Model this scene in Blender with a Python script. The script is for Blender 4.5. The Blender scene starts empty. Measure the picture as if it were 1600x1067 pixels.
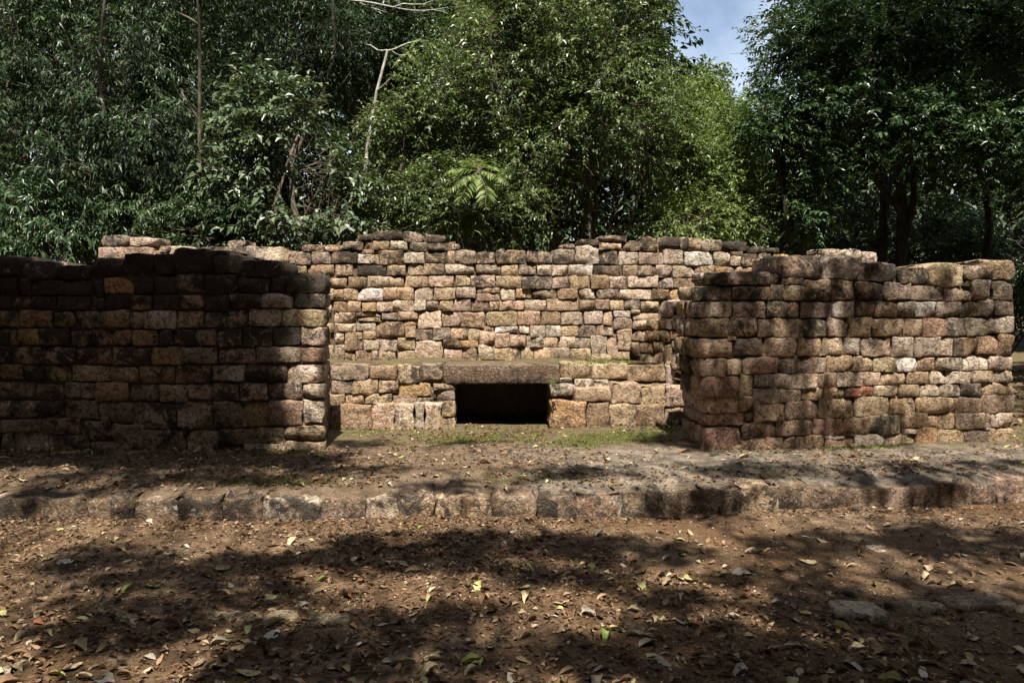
import bpy, math, random
import numpy as np
from mathutils import Vector, Matrix

random.seed(7)
RNG = np.random.default_rng(7)
sc = bpy.context.scene
COL = sc.collection
R = math.radians

# ------------------------------------------------------------------ camera
F_PX, CX, CY = 1256.0, 800.0, 533.5          # the photograph measured in its own 1600 x 1067 pixels
EYE = np.array([0.0, 0.0, 1.6])
PITCH = math.atan(63.5 / F_PX)
cam = bpy.data.cameras.new("camera")
cam.sensor_width = 36.0
cam.lens = 36.0 * F_PX / 1600.0
cam.clip_start, cam.clip_end = 0.05, 2000
cam_o = bpy.data.objects.new("camera", cam)
cam_o.location = EYE
cam_o.rotation_euler = (math.pi / 2 - PITCH, 0, 0)
COL.objects.link(cam_o)
sc.camera = cam_o

# ------------------------------------------------------------------ light
SUN_EL, SUN_AZ = R(62), R(5)                 # behind the camera, a little to the right
SUN = np.array([math.cos(SUN_EL) * math.sin(SUN_AZ), -math.cos(SUN_EL) * math.cos(SUN_AZ), math.sin(SUN_EL)])
sl = bpy.data.lights.new("sun", 'SUN')
sl.energy, sl.angle, sl.color = 5.0, R(0.53), (1.0, 0.95, 0.86)
so = bpy.data.objects.new("sun", sl)
so.rotation_euler = Vector(SUN).to_track_quat('Z', 'Y').to_euler()
so.location = Vector(SUN) * 60
COL.objects.link(so)

world = bpy.data.worlds.new("World")
sc.world = world
world.use_nodes = True
wn, wl = world.node_tree.nodes, world.node_tree.links
wn.clear()
w_out = wn.new("ShaderNodeOutputWorld")
w_bg = wn.new("ShaderNodeBackground")
w_sky = wn.new("ShaderNodeTexSky")
w_sky.sky_type = 'NISHITA'
w_sky.sun_disc = False
w_sky.sun_elevation = SUN_EL
w_sky.sun_rotation = math.atan2(SUN[0], SUN[1])
w_sky.air_density, w_sky.dust_density, w_sky.ozone_density = 1.0, 1.2, 1.0
w_bg.inputs["Strength"].default_value = 0.062
# thin cloud over the blue, the same everywhere
w_tc = wn.new("ShaderNodeTexCoord")
w_no = wn.new("ShaderNodeTexNoise")
w_no.inputs["Scale"].default_value = 3.2
w_no.inputs["Detail"].default_value = 7
w_no.inputs["Roughness"].default_value = 0.55
w_rp = wn.new("ShaderNodeValToRGB")
w_rp.color_ramp.elements[0].position, w_rp.color_ramp.elements[1].position = 0.38, 0.78
w_rp.color_ramp.elements[0].color = (0.07, 0.07, 0.07, 1)
w_rp.color_ramp.elements[1].color = (0.8, 0.8, 0.8, 1)
w_mx = wn.new("ShaderNodeMix")
w_mx.data_type = 'RGBA'
w_mx.inputs[7].default_value = (10.0, 10.4, 11.0, 1)
wl.new(w_tc.outputs["Generated"], w_no.inputs["Vector"])
wl.new(w_no.outputs["Fac"], w_rp.inputs["Fac"])
wl.new(w_rp.outputs["Color"], w_mx.inputs[0])
wl.new(w_sky.outputs["Color"], w_mx.inputs[6])
wl.new(w_mx.outputs[2], w_bg.inputs["Color"])
wl.new(w_bg.outputs[0], w_out.inputs["Surface"])

vs = sc.view_settings
vs.view_transform, vs.look, vs.gamma, vs.exposure = 'Standard', 'None', 1.0, 1.35
vs.use_curve_mapping = False
sc.cycles.use_denoising = True
sc.cycles.max_bounces = 6
sc.cycles.diffuse_bounces = 3
sc.cycles.transmission_bounces = 3

# ------------------------------------------------------------------ pixel measuring
def ray(px, py):
    xc, yc = (px - CX) / F_PX, (CY - py) / F_PX
    return np.array([xc, math.cos(PITCH) + yc * math.sin(PITCH), -math.sin(PITCH) + yc * math.cos(PITCH)])

def on_level(px, py, z):
    d = ray(px, py)
    return EYE + d * ((z - EYE[2]) / d[2])

def at_depth(px, py, y):
    d = ray(px, py)
    return EYE + d * (y / d[1])

class Plane:
    """A vertical wall face: origin on the ground, u along the wall, v up, local +y into the wall."""
    def __init__(s, o, yaw):
        s.o, s.yaw = np.array(o, float), yaw
        s.u = np.array([math.cos(yaw), math.sin(yaw), 0.0])
        s.n = np.array([-math.sin(yaw), math.cos(yaw), 0.0])
    def uv(s, px, py, back=0.0):
        d = ray(px, py)
        t = np.dot(s.o + s.n * back - EYE, s.n) / np.dot(d, s.n)
        p = EYE + d * t - s.o
        return float(np.dot(p, s.u)), float(p[2])
    def world(s, u, v, y=0.0):
        return s.o + s.u * u + s.n * y + np.array([0, 0, v])

# ------------------------------------------------------------------ scene helpers
def empty(name, loc=(0, 0, 0), yaw=0.0):
    o = bpy.data.objects.new(name, None)
    o.location = [float(c) for c in loc]
    o.rotation_euler = (0, 0, yaw)
    o.empty_display_size = 0.2
    COL.objects.link(o)
    return o

def tag(o, label=None, cat=None, group=None, kind=None):
    for k, v in (("label", label), ("category", cat), ("group", group), ("kind", kind)):
        if v:
            o[k] = v
    return o

def tri_mesh(name, V, F, attr=None, smooth=True):
    V = np.ascontiguousarray(V, dtype=np.float32)
    F = np.ascontiguousarray(F, dtype=np.int32)
    me = bpy.data.meshes.new(name)
    me.vertices.add(len(V)); me.vertices.foreach_set("co", V.ravel())
    k = F.shape[1]
    me.loops.add(F.size); me.loops.foreach_set("vertex_index", F.ravel())
    me.polygons.add(len(F)); me.polygons.foreach_set("loop_start", np.arange(0, F.size, k, dtype=np.int32))
    me.update(calc_edges=True)
    me.polygons.foreach_set("use_smooth", np.full(len(F), smooth))
    if attr is not None:
        a = me.attributes.new("rnd", 'FLOAT', 'POINT')
        a.data.foreach_set("value", np.ascontiguousarray(attr, dtype=np.float32))
    return me

def obj(name, me, mat, parent=None, loc=(0, 0, 0), rot=(0, 0, 0)):
    o = bpy.data.objects.new(name, me)
    if mat is not None and not me.materials:
        me.materials.append(mat)
    o.location = [float(c) for c in loc]
    o.rotation_euler = rot
    o.parent = parent
    COL.objects.link(o)
    return o

# ------------------------------------------------------------------ materials
class Nodes:
    def __init__(s, name):
        s.m = bpy.data.materials.new(name)
        s.m.use_nodes = True
        s.nt = s.m.node_tree
        s.nt.nodes.clear()
        s.out = s.n("ShaderNodeOutputMaterial")
    def n(s, t, **kw):
        nd = s.nt.nodes.new(t)
        for k, v in kw.items():
            setattr(nd, k, v)
        return nd
    def l(s, a, b):
        s.nt.links.new(a, b)
    def noise(s, vec, scale, detail=4, rough=0.55, dist=0.0):
        nd = s.n("ShaderNodeTexNoise")
        nd.inputs["Scale"].default_value = scale
        nd.inputs["Detail"].default_value = detail
        nd.inputs["Roughness"].default_value = rough
        nd.inputs["Distortion"].default_value = dist
        s.l(vec, nd.inputs["Vector"])
        return nd.outputs["Fac"]
    def ramp(s, fac, stops):
        nd = s.n("ShaderNodeValToRGB")
        e = nd.color_ramp.elements
        while len(e) < len(stops):
            e.new(0.5)
        for el, (p, c) in zip(e, stops):
            el.position = p
            el.color = (c, c, c, 1) if not isinstance(c, tuple) else (*c, 1)
        s.l(fac, nd.inputs["Fac"])
        return nd.outputs["Color"]
    def mix(s, fac, a, b, mode='MIX'):
        nd = s.n("ShaderNodeMix", data_type='RGBA', blend_type=mode)
        for sock, v in ((nd.inputs[0], fac), (nd.inputs[6], a), (nd.inputs[7], b)):
            if isinstance(v, (int, float)):
                sock.default_value = v
            elif isinstance(v, tuple):
                sock.default_value = (*v, 1)
            else:
                s.l(v, sock)
        return nd.outputs[2]
    def math(s, op, a, b=0.0, clamp=False):
        nd = s.n("ShaderNodeMath", operation=op, use_clamp=clamp)
        for sock, v in ((nd.inputs[0], a), (nd.inputs[1], b)):
            if isinstance(v, (int, float)):
                sock.default_value = v
            else:
                s.l(v, sock)
        return nd.outputs[0]
    def bump(s, h, strength, dist, normal=None):
        nd = s.n("ShaderNodeBump")
        nd.inputs["Strength"].default_value = strength
        nd.inputs["Distance"].default_value = dist
        s.l(h, nd.inputs["Height"])
        if normal is not None:
            s.l(normal, nd.inputs["Normal"])
        return nd.outputs["Normal"]
    def bsdf(s, color, rough=0.9, normal=None, spec=0.25):
        b = s.n("ShaderNodeBsdfPrincipled")
        if isinstance(color, tuple):
            b.inputs["Base Color"].default_value = (*color, 1)
        else:
            s.l(color, b.inputs["Base Color"])
        b.inputs["Roughness"].default_value = rough
        b.inputs["Specular IOR Level"].default_value = spec
        if normal is not None:
            s.l(normal, b.inputs["Normal"])
        return b.outputs[0]
    def done(s, shader):
        s.l(shader, s.out.inputs["Surface"])
        return s.m

def mat_stone():
    k = Nodes("weathered_stone")
    pos = k.n("ShaderNodeNewGeometry").outputs["Position"]
    oi = k.n("ShaderNodeObjectInfo")
    # every stone samples its own part of the noise
    off = k.n("ShaderNodeVectorMath", operation='SCALE')
    cmb = k.n("ShaderNodeCombineXYZ")
    k.l(oi.outputs["Random"], cmb.inputs[0]); k.l(oi.outputs["Random"], cmb.inputs[1])
    k.l(cmb.outputs[0], off.inputs[0]); off.inputs["Scale"].default_value = 37.0
    add = k.n("ShaderNodeVectorMath", operation='ADD')
    k.l(pos, add.inputs[0]); k.l(off.outputs[0], add.inputs[1])
    p = add.outputs[0]
    big = k.noise(p, 7, 5, 0.6)
    med = k.noise(p, 21, 7, 0.68, 0.6)
    mid = k.noise(p, 48, 5, 0.7, 0.3)
    fine = k.noise(p, 120, 4, 0.7)
    vor = k.n("ShaderNodeTexVoronoi"); vor.inputs["Scale"].default_value = 58
    k.l(p, vor.inputs["Vector"])
    pits = k.ramp(vor.outputs["Distance"], [(0.12, 0.0), (0.40, 1.0)])
    c = k.mix(k.ramp(big, [(0.32, 0.0), (0.66, 1.0)]), k.mix(1.0, oi.outputs["Color"], (0.60, 0.53, 0.44), 'MULTIPLY'), oi.outputs["Color"])
    c = k.mix(k.ramp(med, [(0.36, 0.85), (0.52, 0.0)]), c, (0.095, 0.062, 0.036))
    c = k.mix(k.ramp(mid, [(0.54, 0.0), (0.70, 0.55)]), c, (0.66, 0.56, 0.43))
    c = k.mix(k.ramp(mid, [(0.34, 0.75), (0.46, 0.0)]), c, (0.060, 0.042, 0.027))
    pitm = k.math('MULTIPLY', k.math('SUBTRACT', 1.0, pits), k.ramp(med, [(0.42, 1.0), (0.64, 0.15)]))
    c = k.mix(k.math('MULTIPLY', pitm, 0.8), c, (0.035, 0.025, 0.017))
    # black lichen, on the left wall also painted shade: blotches shared between neighbours, more of it where the stone's alpha says so
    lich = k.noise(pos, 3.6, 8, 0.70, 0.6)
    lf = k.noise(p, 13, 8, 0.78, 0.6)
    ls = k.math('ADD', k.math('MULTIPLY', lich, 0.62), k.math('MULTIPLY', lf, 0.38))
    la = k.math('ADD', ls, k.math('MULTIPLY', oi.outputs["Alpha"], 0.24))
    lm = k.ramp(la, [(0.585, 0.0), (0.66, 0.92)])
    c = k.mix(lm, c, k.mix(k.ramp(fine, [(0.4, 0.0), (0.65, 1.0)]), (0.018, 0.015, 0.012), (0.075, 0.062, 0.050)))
    # pale lichen crusts
    pl = k.noise(p, 12, 6, 0.65, 0.9)
    c = k.mix(k.ramp(pl, [(0.64, 0.0), (0.69, 0.65)]), c, (0.52, 0.48, 0.42))
    h = k.math('ADD', k.math('MULTIPLY', med, 1.25), k.math('MULTIPLY', mid, 0.55))
    h = k.math('ADD', h, k.math('ADD', k.math('MULTIPLY', pits, 0.22), k.math('MULTIPLY', fine, 0.18)))
    nrm = k.bump(h, 1.0, 0.030)
    return k.done(k.bsdf(c, 0.95, nrm, 0.10))

def mat_core():
    k = Nodes("earth_mortar")
    pos = k.n("ShaderNodeNewGeometry").outputs["Position"]
    a, b = k.noise(pos, 12, 6, 0.7), k.noise(pos, 60, 4, 0.7)
    c = k.ramp(a, [(0.3, (0.070, 0.048, 0.032)), (0.7, (0.20, 0.15, 0.10))])
    return k.done(k.bsdf(c, 1.0, k.bump(k.math('ADD', a, k.math('MULTIPLY', b, 0.4)), 1.0, 0.05), 0.05))

def mat_ground():
    k = Nodes("brown_dirt")
    pos = k.n("ShaderNodeNewGeometry").outputs["Position"]
    a = k.noise(pos, 0.55, 5, 0.6, 0.4)
    b = k.noise(pos, 5, 7, 0.68)
    f = k.noise(pos, 55, 5, 0.75)
    g = k.noise(pos, 190, 3, 0.7)
    c = k.mix(k.ramp(a, [(0.38, 0.0), (0.62, 1.0)]), (0.135, 0.074, 0.034), (0.21, 0.145, 0.09))
    c = k.mix(k.ramp(b, [(0.40, 0.75), (0.62, 0.0)]), c, (0.060, 0.036, 0.020))
    c = k.mix(k.ramp(b, [(0.58, 0.0), (0.75, 0.6)]), c, (0.27, 0.215, 0.155))
    c = k.mix(k.ramp(f, [(0.42, 0.75), (0.56, 0.0)]), c, (0.040, 0.024, 0.014))
    c = k.mix(k.ramp(f, [(0.60, 0.0), (0.74, 0.7)]), c, (0.32, 0.25, 0.18))
    c = k.mix(k.ramp(g, [(0.67, 0.0), (0.73, 0.8)]), c, (0.55, 0.50, 0.43))
    h = k.math('ADD', b, k.math('ADD', k.math('MULTIPLY', f, 0.5), k.math('MULTIPLY', g, 0.15)))
    return k.done(k.bsdf(c, 0.97, k.bump(h, 0.8, 0.022), 0.08))

def mat_terrace():
    k = Nodes("worn_terrace")
    pos = k.n("ShaderNodeNewGeometry").outputs["Position"]
    sx = k.n("ShaderNodeSeparateXYZ"); k.l(pos, sx.inputs[0])
    wob = k.noise(pos, 2.2, 5, 0.6)
    b = k.noise(pos, 6, 7, 0.7)
    f = k.noise(pos, 60, 5, 0.75)
    g = k.noise(pos, 200, 3, 0.7)
    plaster = k.ramp(k.math('ADD', k.math('MULTIPLY', sx.outputs[0], 0.20), wob), [(0.42, 0.0), (0.68, 1.0)])
    dirt = k.mix(k.ramp(b, [(0.35, 0.0), (0.65, 1.0)]), (0.075, 0.047, 0.027), (0.185, 0.135, 0.090))
    grey = k.mix(k.ramp(b, [(0.38, 0.0), (0.62, 1.0)]), (0.075, 0.062, 0.050), (0.25, 0.205, 0.155))
    front = k.ramp(k.math('ADD', k.math('MULTIPLY', sx.outputs[1], -0.5), k.math('ADD', k.math('MULTIPLY', wob, 0.7), 3.60)), [(0.0, 0.0), (0.25, 1.0)])
    c = k.mix(k.math('MULTIPLY', plaster, front), dirt, grey)
    # moss and short turf inside the room
    inside = k.ramp(k.math('ADD', k.math('MULTIPLY', sx.outputs[1], 0.55), k.math('SUBTRACT', k.math('MULTIPLY', wob, 1.3), 4.75)), [(0.02, 0.0), (0.30, 1.0)])
    moss = k.math('MULTIPLY', inside, k.ramp(b, [(0.46, 0.0), (0.60, 0.85)]))
    c = k.mix(moss, c, (0.085, 0.105, 0.022))
    c = k.mix(k.ramp(f, [(0.40, 0.7), (0.55, 0.0)]), c, (0.045, 0.030, 0.019))
    c = k.mix(k.ramp(f, [(0.60, 0.0), (0.75, 0.6)]), c, (0.36, 0.30, 0.23))
    c = k.mix(k.ramp(g, [(0.67, 0.0), (0.73, 0.7)]), c, (0.5, 0.45, 0.38))
    h = k.math('ADD', b, k.math('MULTIPLY', f, 0.5))
    return k.done(k.bsdf(c, 0.97, k.bump(h, 0.8, 0.03), 0.08))

def mat_leaf(name, stops, trans=0.28, rough=0.42, spec=0.35):
    k = Nodes(name)
    at = k.n("ShaderNodeAttribute", attribute_name="rnd")
    c = k.ramp(at.outputs["Fac"], stops)
    b = k.bsdf(c, rough, None, spec)
    t = k.n("ShaderNodeBsdfTranslucent")
    k.l(k.mix(1.0, c, (1.0, 1.0, 0.45), 'MULTIPLY'), t.inputs["Color"])
    mx = k.n("ShaderNodeMixShader")
    mx.inputs[0].default_value = trans
    k.l(b, mx.inputs[1]); k.l(t.outputs[0], mx.inputs[2])
    return k.done(mx.outputs[0])

def mat_bark(name, dark, light):
    k = Nodes(name)
    tc = k.n("ShaderNodeNewGeometry").outputs["Position"]
    mp = k.n("ShaderNodeMapping"); mp.inputs["Scale"].default_value = (1, 1, 0.3)
    k.l(tc, mp.inputs["Vector"])
    a, b = k.noise(mp.outputs[0], 22, 6, 0.7), k.noise(tc, 5, 4, 0.6)
    c = k.mix(k.ramp(a, [(0.35, 0.0), (0.65, 1.0)]), dark, light)
    c = k.mix(k.ramp(b, [(0.5, 0.0), (0.7, 0.6)]), c, tuple(0.45 * x for x in dark))
    return k.done(k.bsdf(c, 0.9, k.bump(a, 0.8, 0.02), 0.15))

def mat_dead(name, col, var=0.35):
    k = Nodes(name)
    pos = k.n("ShaderNodeNewGeometry").outputs["Position"]
    oi = k.n("ShaderNodeObjectInfo")
    a = k.noise(pos, 45, 4, 0.6)
    c = k.mix(k.ramp(a, [(0.35, 0.0), (0.65, 1.0)]), tuple(x * 0.62 for x in col), col)
    c = k.mix(k.math('MULTIPLY', oi.outputs["Random"], var), c, tuple(x * 0.45 for x in col))
    return k.done(k.bsdf(c, 0.75, None, 0.25))

M_STONE, M_CORE, M_GROUND, M_TERR = mat_stone(), mat_core(), mat_ground(), mat_terrace()

# ------------------------------------------------------------------ ground
def wav(x, y, seed, n=7, f0=0.4, f1=3.0):
    r = np.random.default_rng(seed)
    z = np.zeros_like(x)
    for i in range(n):
        f = f0 * (f1 / f0) ** (i / max(1, n - 1))
        a, p = r.uniform(0, 6.28), r.uniform(0, 6.28)
        z += np.sin(f * 6.28 * (x * math.cos(a) + y * math.sin(a)) + p) / (1 + 1.6 * i)
    return z

TZ = 0.21
KERB_PX = [(-700, 800), (-300, 808), (0, 812), (500, 813), (900, 808), (1160, 799), (1300, 795), (1600, 783), (1900, 770), (2400, 750)]
KERB = np.array([on_level(x, y, 0.0) for x, y in KERB_PX])
def kerb_y(x):
    return np.interp(x, KERB[:, 0], KERB[:, 1])

def ground_z(x, y):
    near = np.clip(1 - np.abs(y - 4) / 8, 0, 1)
    return 0.016 * near * wav(x, y, 3)

def sheet(xs, ys, zf):
    X, Y = np.meshgrid(xs, ys)
    V = np.stack([X, Y, zf(X, Y)], -1).reshape(-1, 3)
    nx, ny = len(xs), len(ys)
    i = np.arange(nx * ny).reshape(ny, nx)
    F = np.stack([i[:-1, :-1], i[:-1, 1:], i[1:, 1:], i[1:, :-1]], -1).reshape(-1, 4)
    return V, F

xs = np.concatenate([[-400, -120, -40, -15], np.arange(-9, 9.01, 0.09), [15, 40, 120, 400]])
ys = np.concatenate([[-300, -60, -15, -3], np.arange(0, 8.01, 0.09), [12, 30, 80, 250, 600]])
V, F = sheet(xs, ys, ground_z)
tag(obj("ground", tri_mesh("ground", V, F), M_GROUND), kind="structure")

def terrace_z(x, y):
    return TZ - 0.055 * np.clip(1 - (y - kerb_y(x)) / 0.55, 0, 1) + 0.012 * wav(x, y, 9) * np.clip((22 - y) / 10, 0, 1)
tx = np.concatenate([[-60, -20], np.arange(-9, 9.01, 0.09), [20, 60]])
tj = np.concatenate([np.linspace(0, 5.5, 60), [7, 10, 16, 30, 80]])
X, J = np.meshgrid(tx, tj)
Y = kerb_y(X) + 0.055 + 0.03 * wav(X, X * 0, 77, f0=0.5, f1=4) * (J < 0.01) + J
Z = terrace_z(X, Y)
Z[0] -= 0.02
X, Y, Z = np.vstack([X[:1], X]), np.vstack([Y[:1], Y]), np.vstack([np.full_like(Z[:1], -0.05), Z])
nx, ny = len(tx), len(tj) + 1
idx = np.arange(nx * ny).reshape(ny, nx)
F = np.stack([idx[:-1, :-1], idx[:-1, 1:], idx[1:, 1:], idx[1:, :-1]], -1).reshape(-1, 4)
tag(obj("terrace", tri_mesh("terrace", np.stack([X, Y, Z], -1).reshape(-1, 3), F), M_TERR), kind="structure")

# ------------------------------------------------------------------ stones
TONES = [((0.47, 0.345, 0.215), 5), ((0.50, 0.365, 0.245), 4), ((0.46, 0.345, 0.205), 3), ((0.40, 0.335, 0.26), 3),
         ((0.35, 0.245, 0.15), 3), ((0.57, 0.45, 0.32), 3), ((0.46, 0.335, 0.245), 2), ((0.36, 0.265, 0.195), 2)]
TW = np.array([t[1] for t in TONES], float); TW /= TW.sum()
SPECIAL = {'w': (0.66, 0.60, 0.52), 'l': (0.57, 0.475, 0.36), 'e': (0.25, 0.185, 0.125), 'b': (0.17, 0.125, 0.085), 'r': (0.42, 0.175, 0.105), 'o': (0.46, 0.31, 0.155), 'p': (0.50, 0.385, 0.295),
           'd': (0.36, 0.285, 0.21), 'k': (0.40, 0.255, 0.175), 'y': (0.47, 0.365, 0.225)}

def stone_mesh(w, h, depth, rng, bulge=None, rough=0.008, nexp=None, mid=None, chips=3):
    nx = int(np.clip(w / 0.036, 4, 11)); nz = int(np.clip(h / 0.036, 3, 7))
    def axis(n):
        a = np.linspace(-0.84, 0.84, n) + rng.uniform(-0.04, 0.04, n)
        return np.concatenate([[-1, -1, -0.965], a, [0.965, 1, 1]])
    s, t = axis(nx), axis(nz)
    if mid:                                    # a deep stone seen from above: extra rings down its sides
        s = np.concatenate([[-1], s, [1]]); t = np.concatenate([[-1], t, [1]])
    S, T = np.meshgrid(s, t)
    ni, nj = len(s), len(t)
    I, J = np.meshgrid(np.arange(ni), np.arange(nj))
    ring = np.minimum(np.minimum(I, ni - 1 - I), np.minimum(J, nj - 1 - J))
    if mid:
        ring = ring - 1
    n = nexp or rng.uniform(11, 30)
    m = np.maximum(np.abs(S), np.abs(T))
    kk = (np.abs(S) ** n + np.abs(T) ** n) ** (1 / n)
    q = np.where(kk > 0, m / np.maximum(kk, 1e-6), 1.0)
    S2, T2 = S * q, T * q
    # uneven outline: moved corners and a wavy edge
    cj = rng.uniform(-1, 1, (2, 2, 2)) * np.array([0.06 * h, 0.055 * h])
    a, b = (S2 + 1) / 2, (T2 + 1) / 2
    cx = (1 - b) * ((1 - a) * cj[0, 0, 0] + a * cj[0, 1, 0]) + b * ((1 - a) * cj[1, 0, 0] + a * cj[1, 1, 0])
    cz = (1 - b) * ((1 - a) * cj[0, 0, 1] + a * cj[0, 1, 1]) + b * ((1 - a) * cj[1, 0, 1] + a * cj[1, 1, 1])
    ph = rng.uniform(0, 6.28, 8)
    x = S2 * w / 2 + cx + np.sign(S2) * 0.028 * h * np.sin(4.2 * T2 + ph[0]) * np.abs(S2)
    z = T2 * h / 2 + cz + np.sign(T2) * 0.028 * h * np.sin(3.0 * w / h * S2 + ph[1]) * np.abs(T2)
    bulge = rng.uniform(-0.002, 0.013) if bulge is None else bulge
    y = -bulge * (1 - np.abs(S2) ** 2.5) * (1 - np.abs(T2) ** 2.5)
    y += rng.uniform(-0.035, 0.035) * S2 * min(w, 0.3) + rng.uniform(-0.07, 0.05) * T2 * h
    nz_ = np.zeros_like(x)
    for i in range(6):
        f, an = rng.uniform(12, 55), rng.uniform(0, 6.28)
        nz_ += np.sin(f * (x * math.cos(an) + z * math.sin(an)) + rng.uniform(0, 6.28)) / 4
    y += rough * nz_ + rng.normal(0, rough * 0.35, x.shape)
    for _ in range(int(rng.integers(0, chips + 1))):       # knocked-off corners and broken faces
        an = rng.choice([0.7, 2.4, 3.9, 5.5]) + rng.normal(0, 0.5)
        dd = np.maximum(0, S2 * math.cos(an) + T2 * math.sin(an) - rng.uniform(0.55, 1.1))
        y += dd * rng.uniform(0.02, 0.10)
        y += np.where(dd > 0, rng.normal(0, 0.002, x.shape), 0)
    bev = min(0.015, 0.09 * h)
    y = np.where(ring == 2, y + bev * 0.22, y)
    y = np.where(ring == 1, y * 0.4 + bev, y)
    y = np.where(ring == 0, depth if not mid else depth * 0.45 + rng.normal(0, 0.02, x.shape), y)
    if mid:
        y = np.where(ring == -1, depth, y)
        x = np.where(ring <= 0, x + rng.normal(0, 0.006, x.shape), x)
        z = np.where(ring <= 0, z + rng.normal(0, 0.012, x.shape), z)
        z = np.where(ring == -1, z * 0.86, z)
    i = np.arange(ni * nj).reshape(nj, ni)
    F = np.stack([i[:-1, :-1], i[:-1, 1:], i[1:, 1:], i[1:, :-1]], -1).reshape(-1, 4)
    return tri_mesh("stone", np.stack([x, y, z], -1).reshape(-1, 3), F)

def put_stone(parent, u, v, w, h, rng, depth=0.12, tone=None, lichen=0.3, y=None, rot=(0, 0, 0), name="stone", **kw):
    me = stone_mesh(max(w, 0.02), max(h, 0.015), depth, rng, **kw)
    o = obj(name, me, M_STONE, parent, (u, -rng.uniform(0.0, 0.028) if y is None else y, v), rot)
    c = np.array(SPECIAL[tone] if tone else TONES[rng.choice(len(TONES), p=TW)][0])
    c = np.clip(c * rng.uniform(0.85, 1.25) * np.array([1.03, 1.0, 1.05]) * (1 + rng.normal(0, 0.018, 3)), 0.02, 0.85)
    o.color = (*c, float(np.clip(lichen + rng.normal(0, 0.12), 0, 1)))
    return o

SC = 300 / 1600.0
def parse(origin, text):
    """Stone outlines measured on an enlarged piece of the photograph: x0 y0 x1 y1 [tone]."""
    out = []
    for item in text.replace("\n", " ").split(","):
        p = item.split()
        if len(p) < 4:
            continue
        a = [float(q) * SC for q in p[:4]]
        out.append((origin[0] + a[0], origin[1] + a[1], origin[0] + a[2], origin[1] + a[3], p[4] if len(p) > 4 else None))
    return out

def build_wall(name, label, plane, stones, thick, lichen_top, rng, shade_lichen=0.0, core_front=0.034, cap_depth=None, core_lim=(None, None), base_v=None, extra_u=(0, 0)):
    """Empty > stones (one object each) and the earth core behind them."""
    w = empty(name, plane.o, plane.yaw)
    tag(w, label, "wall")
    rects = []
    for (x0, y0, x1, y1, tone) in stones:
        u0, v1 = plane.uv(x0, y0); u1, v0 = plane.uv(x1, y1)
        u0b, _ = plane.uv(x0, y1); u1b, _ = plane.uv(x1, y0)
        rects.append([0.5 * (u0 + u0b), v0, 0.5 * (u1 + u1b), v1, tone])
    if base_v is not None:
        for r_ in rects:
            if r_[1] < base_v + 0.06:
                r_[1] = base_v - 0.05
    ulo, uhi = min(r_[0] for r_ in rects), max(r_[2] for r_ in rects)
    us = np.linspace(ulo, uhi, 90)
    vtop = np.array([max([r_[3] for r_ in rects if r_[0] - 0.03 <= u <= r_[2] + 0.03] or [0.3]) for u in us])
    for (u0, v0, u1, v1, tone) in rects:
        uc, vc = 0.5 * (u0 + u1), 0.5 * (v0 + v1)
        top_here = float(np.interp(uc, us, vtop))
        is_cap = v1 > top_here - 0.075
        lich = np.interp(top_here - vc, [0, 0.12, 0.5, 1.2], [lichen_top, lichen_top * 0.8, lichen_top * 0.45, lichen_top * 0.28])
        lich += shade_lichen  # extra blackening that paints shade into a whole wall
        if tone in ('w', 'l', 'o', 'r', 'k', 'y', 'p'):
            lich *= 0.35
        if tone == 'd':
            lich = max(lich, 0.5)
        if is_cap:
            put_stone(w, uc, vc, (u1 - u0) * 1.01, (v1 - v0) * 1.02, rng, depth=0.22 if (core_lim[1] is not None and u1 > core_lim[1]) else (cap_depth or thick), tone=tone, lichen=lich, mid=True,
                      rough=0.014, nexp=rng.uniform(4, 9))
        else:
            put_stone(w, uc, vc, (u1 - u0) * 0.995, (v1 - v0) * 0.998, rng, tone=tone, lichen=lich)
    # core
    low = np.minimum.reduce([np.roll(vtop, k) for k in (-2, -1, 0, 1, 2)]) - 0.085
    low[:2] = vtop[:2].min() - 0.085; low[-2:] = vtop[-2:].min() - 0.085
    uu = np.clip(us, ulo + 0.06 if core_lim[0] is None else core_lim[0], uhi - 0.06 if core_lim[1] is None else core_lim[1])
    uu = uu + np.linspace(0, 1e-4, len(uu))
    vb = base_v - 0.1 if base_v is not None else -0.1
    n = len(uu)
    V = np.concatenate([np.stack([uu, np.full(n, core_front), np.full(n, vb)], -1), np.stack([uu, np.full(n, core_front), low], -1),
                        np.stack([uu, np.full(n, thick), np.full(n, vb)], -1), np.stack([uu, np.full(n, thick), low], -1)])
    F = []
    for i in range(n - 1):
        F += [(i, i + 1, n + i + 1, n + i), (n + i, n + i + 1, 3 * n + i + 1, 3 * n + i), (2 * n + i + 1, 2 * n + i, 3 * n + i, 3 * n + i + 1)]
    F += [(2 * n, 0, n, 3 * n), (n - 1, 3 * n - 1, 4 * n - 1, 2 * n - 1)]
    obj("core", tri_mesh("core", V, np.array(F), smooth=False), M_CORE, w)
    return w, rects, (us, vtop)

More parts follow.
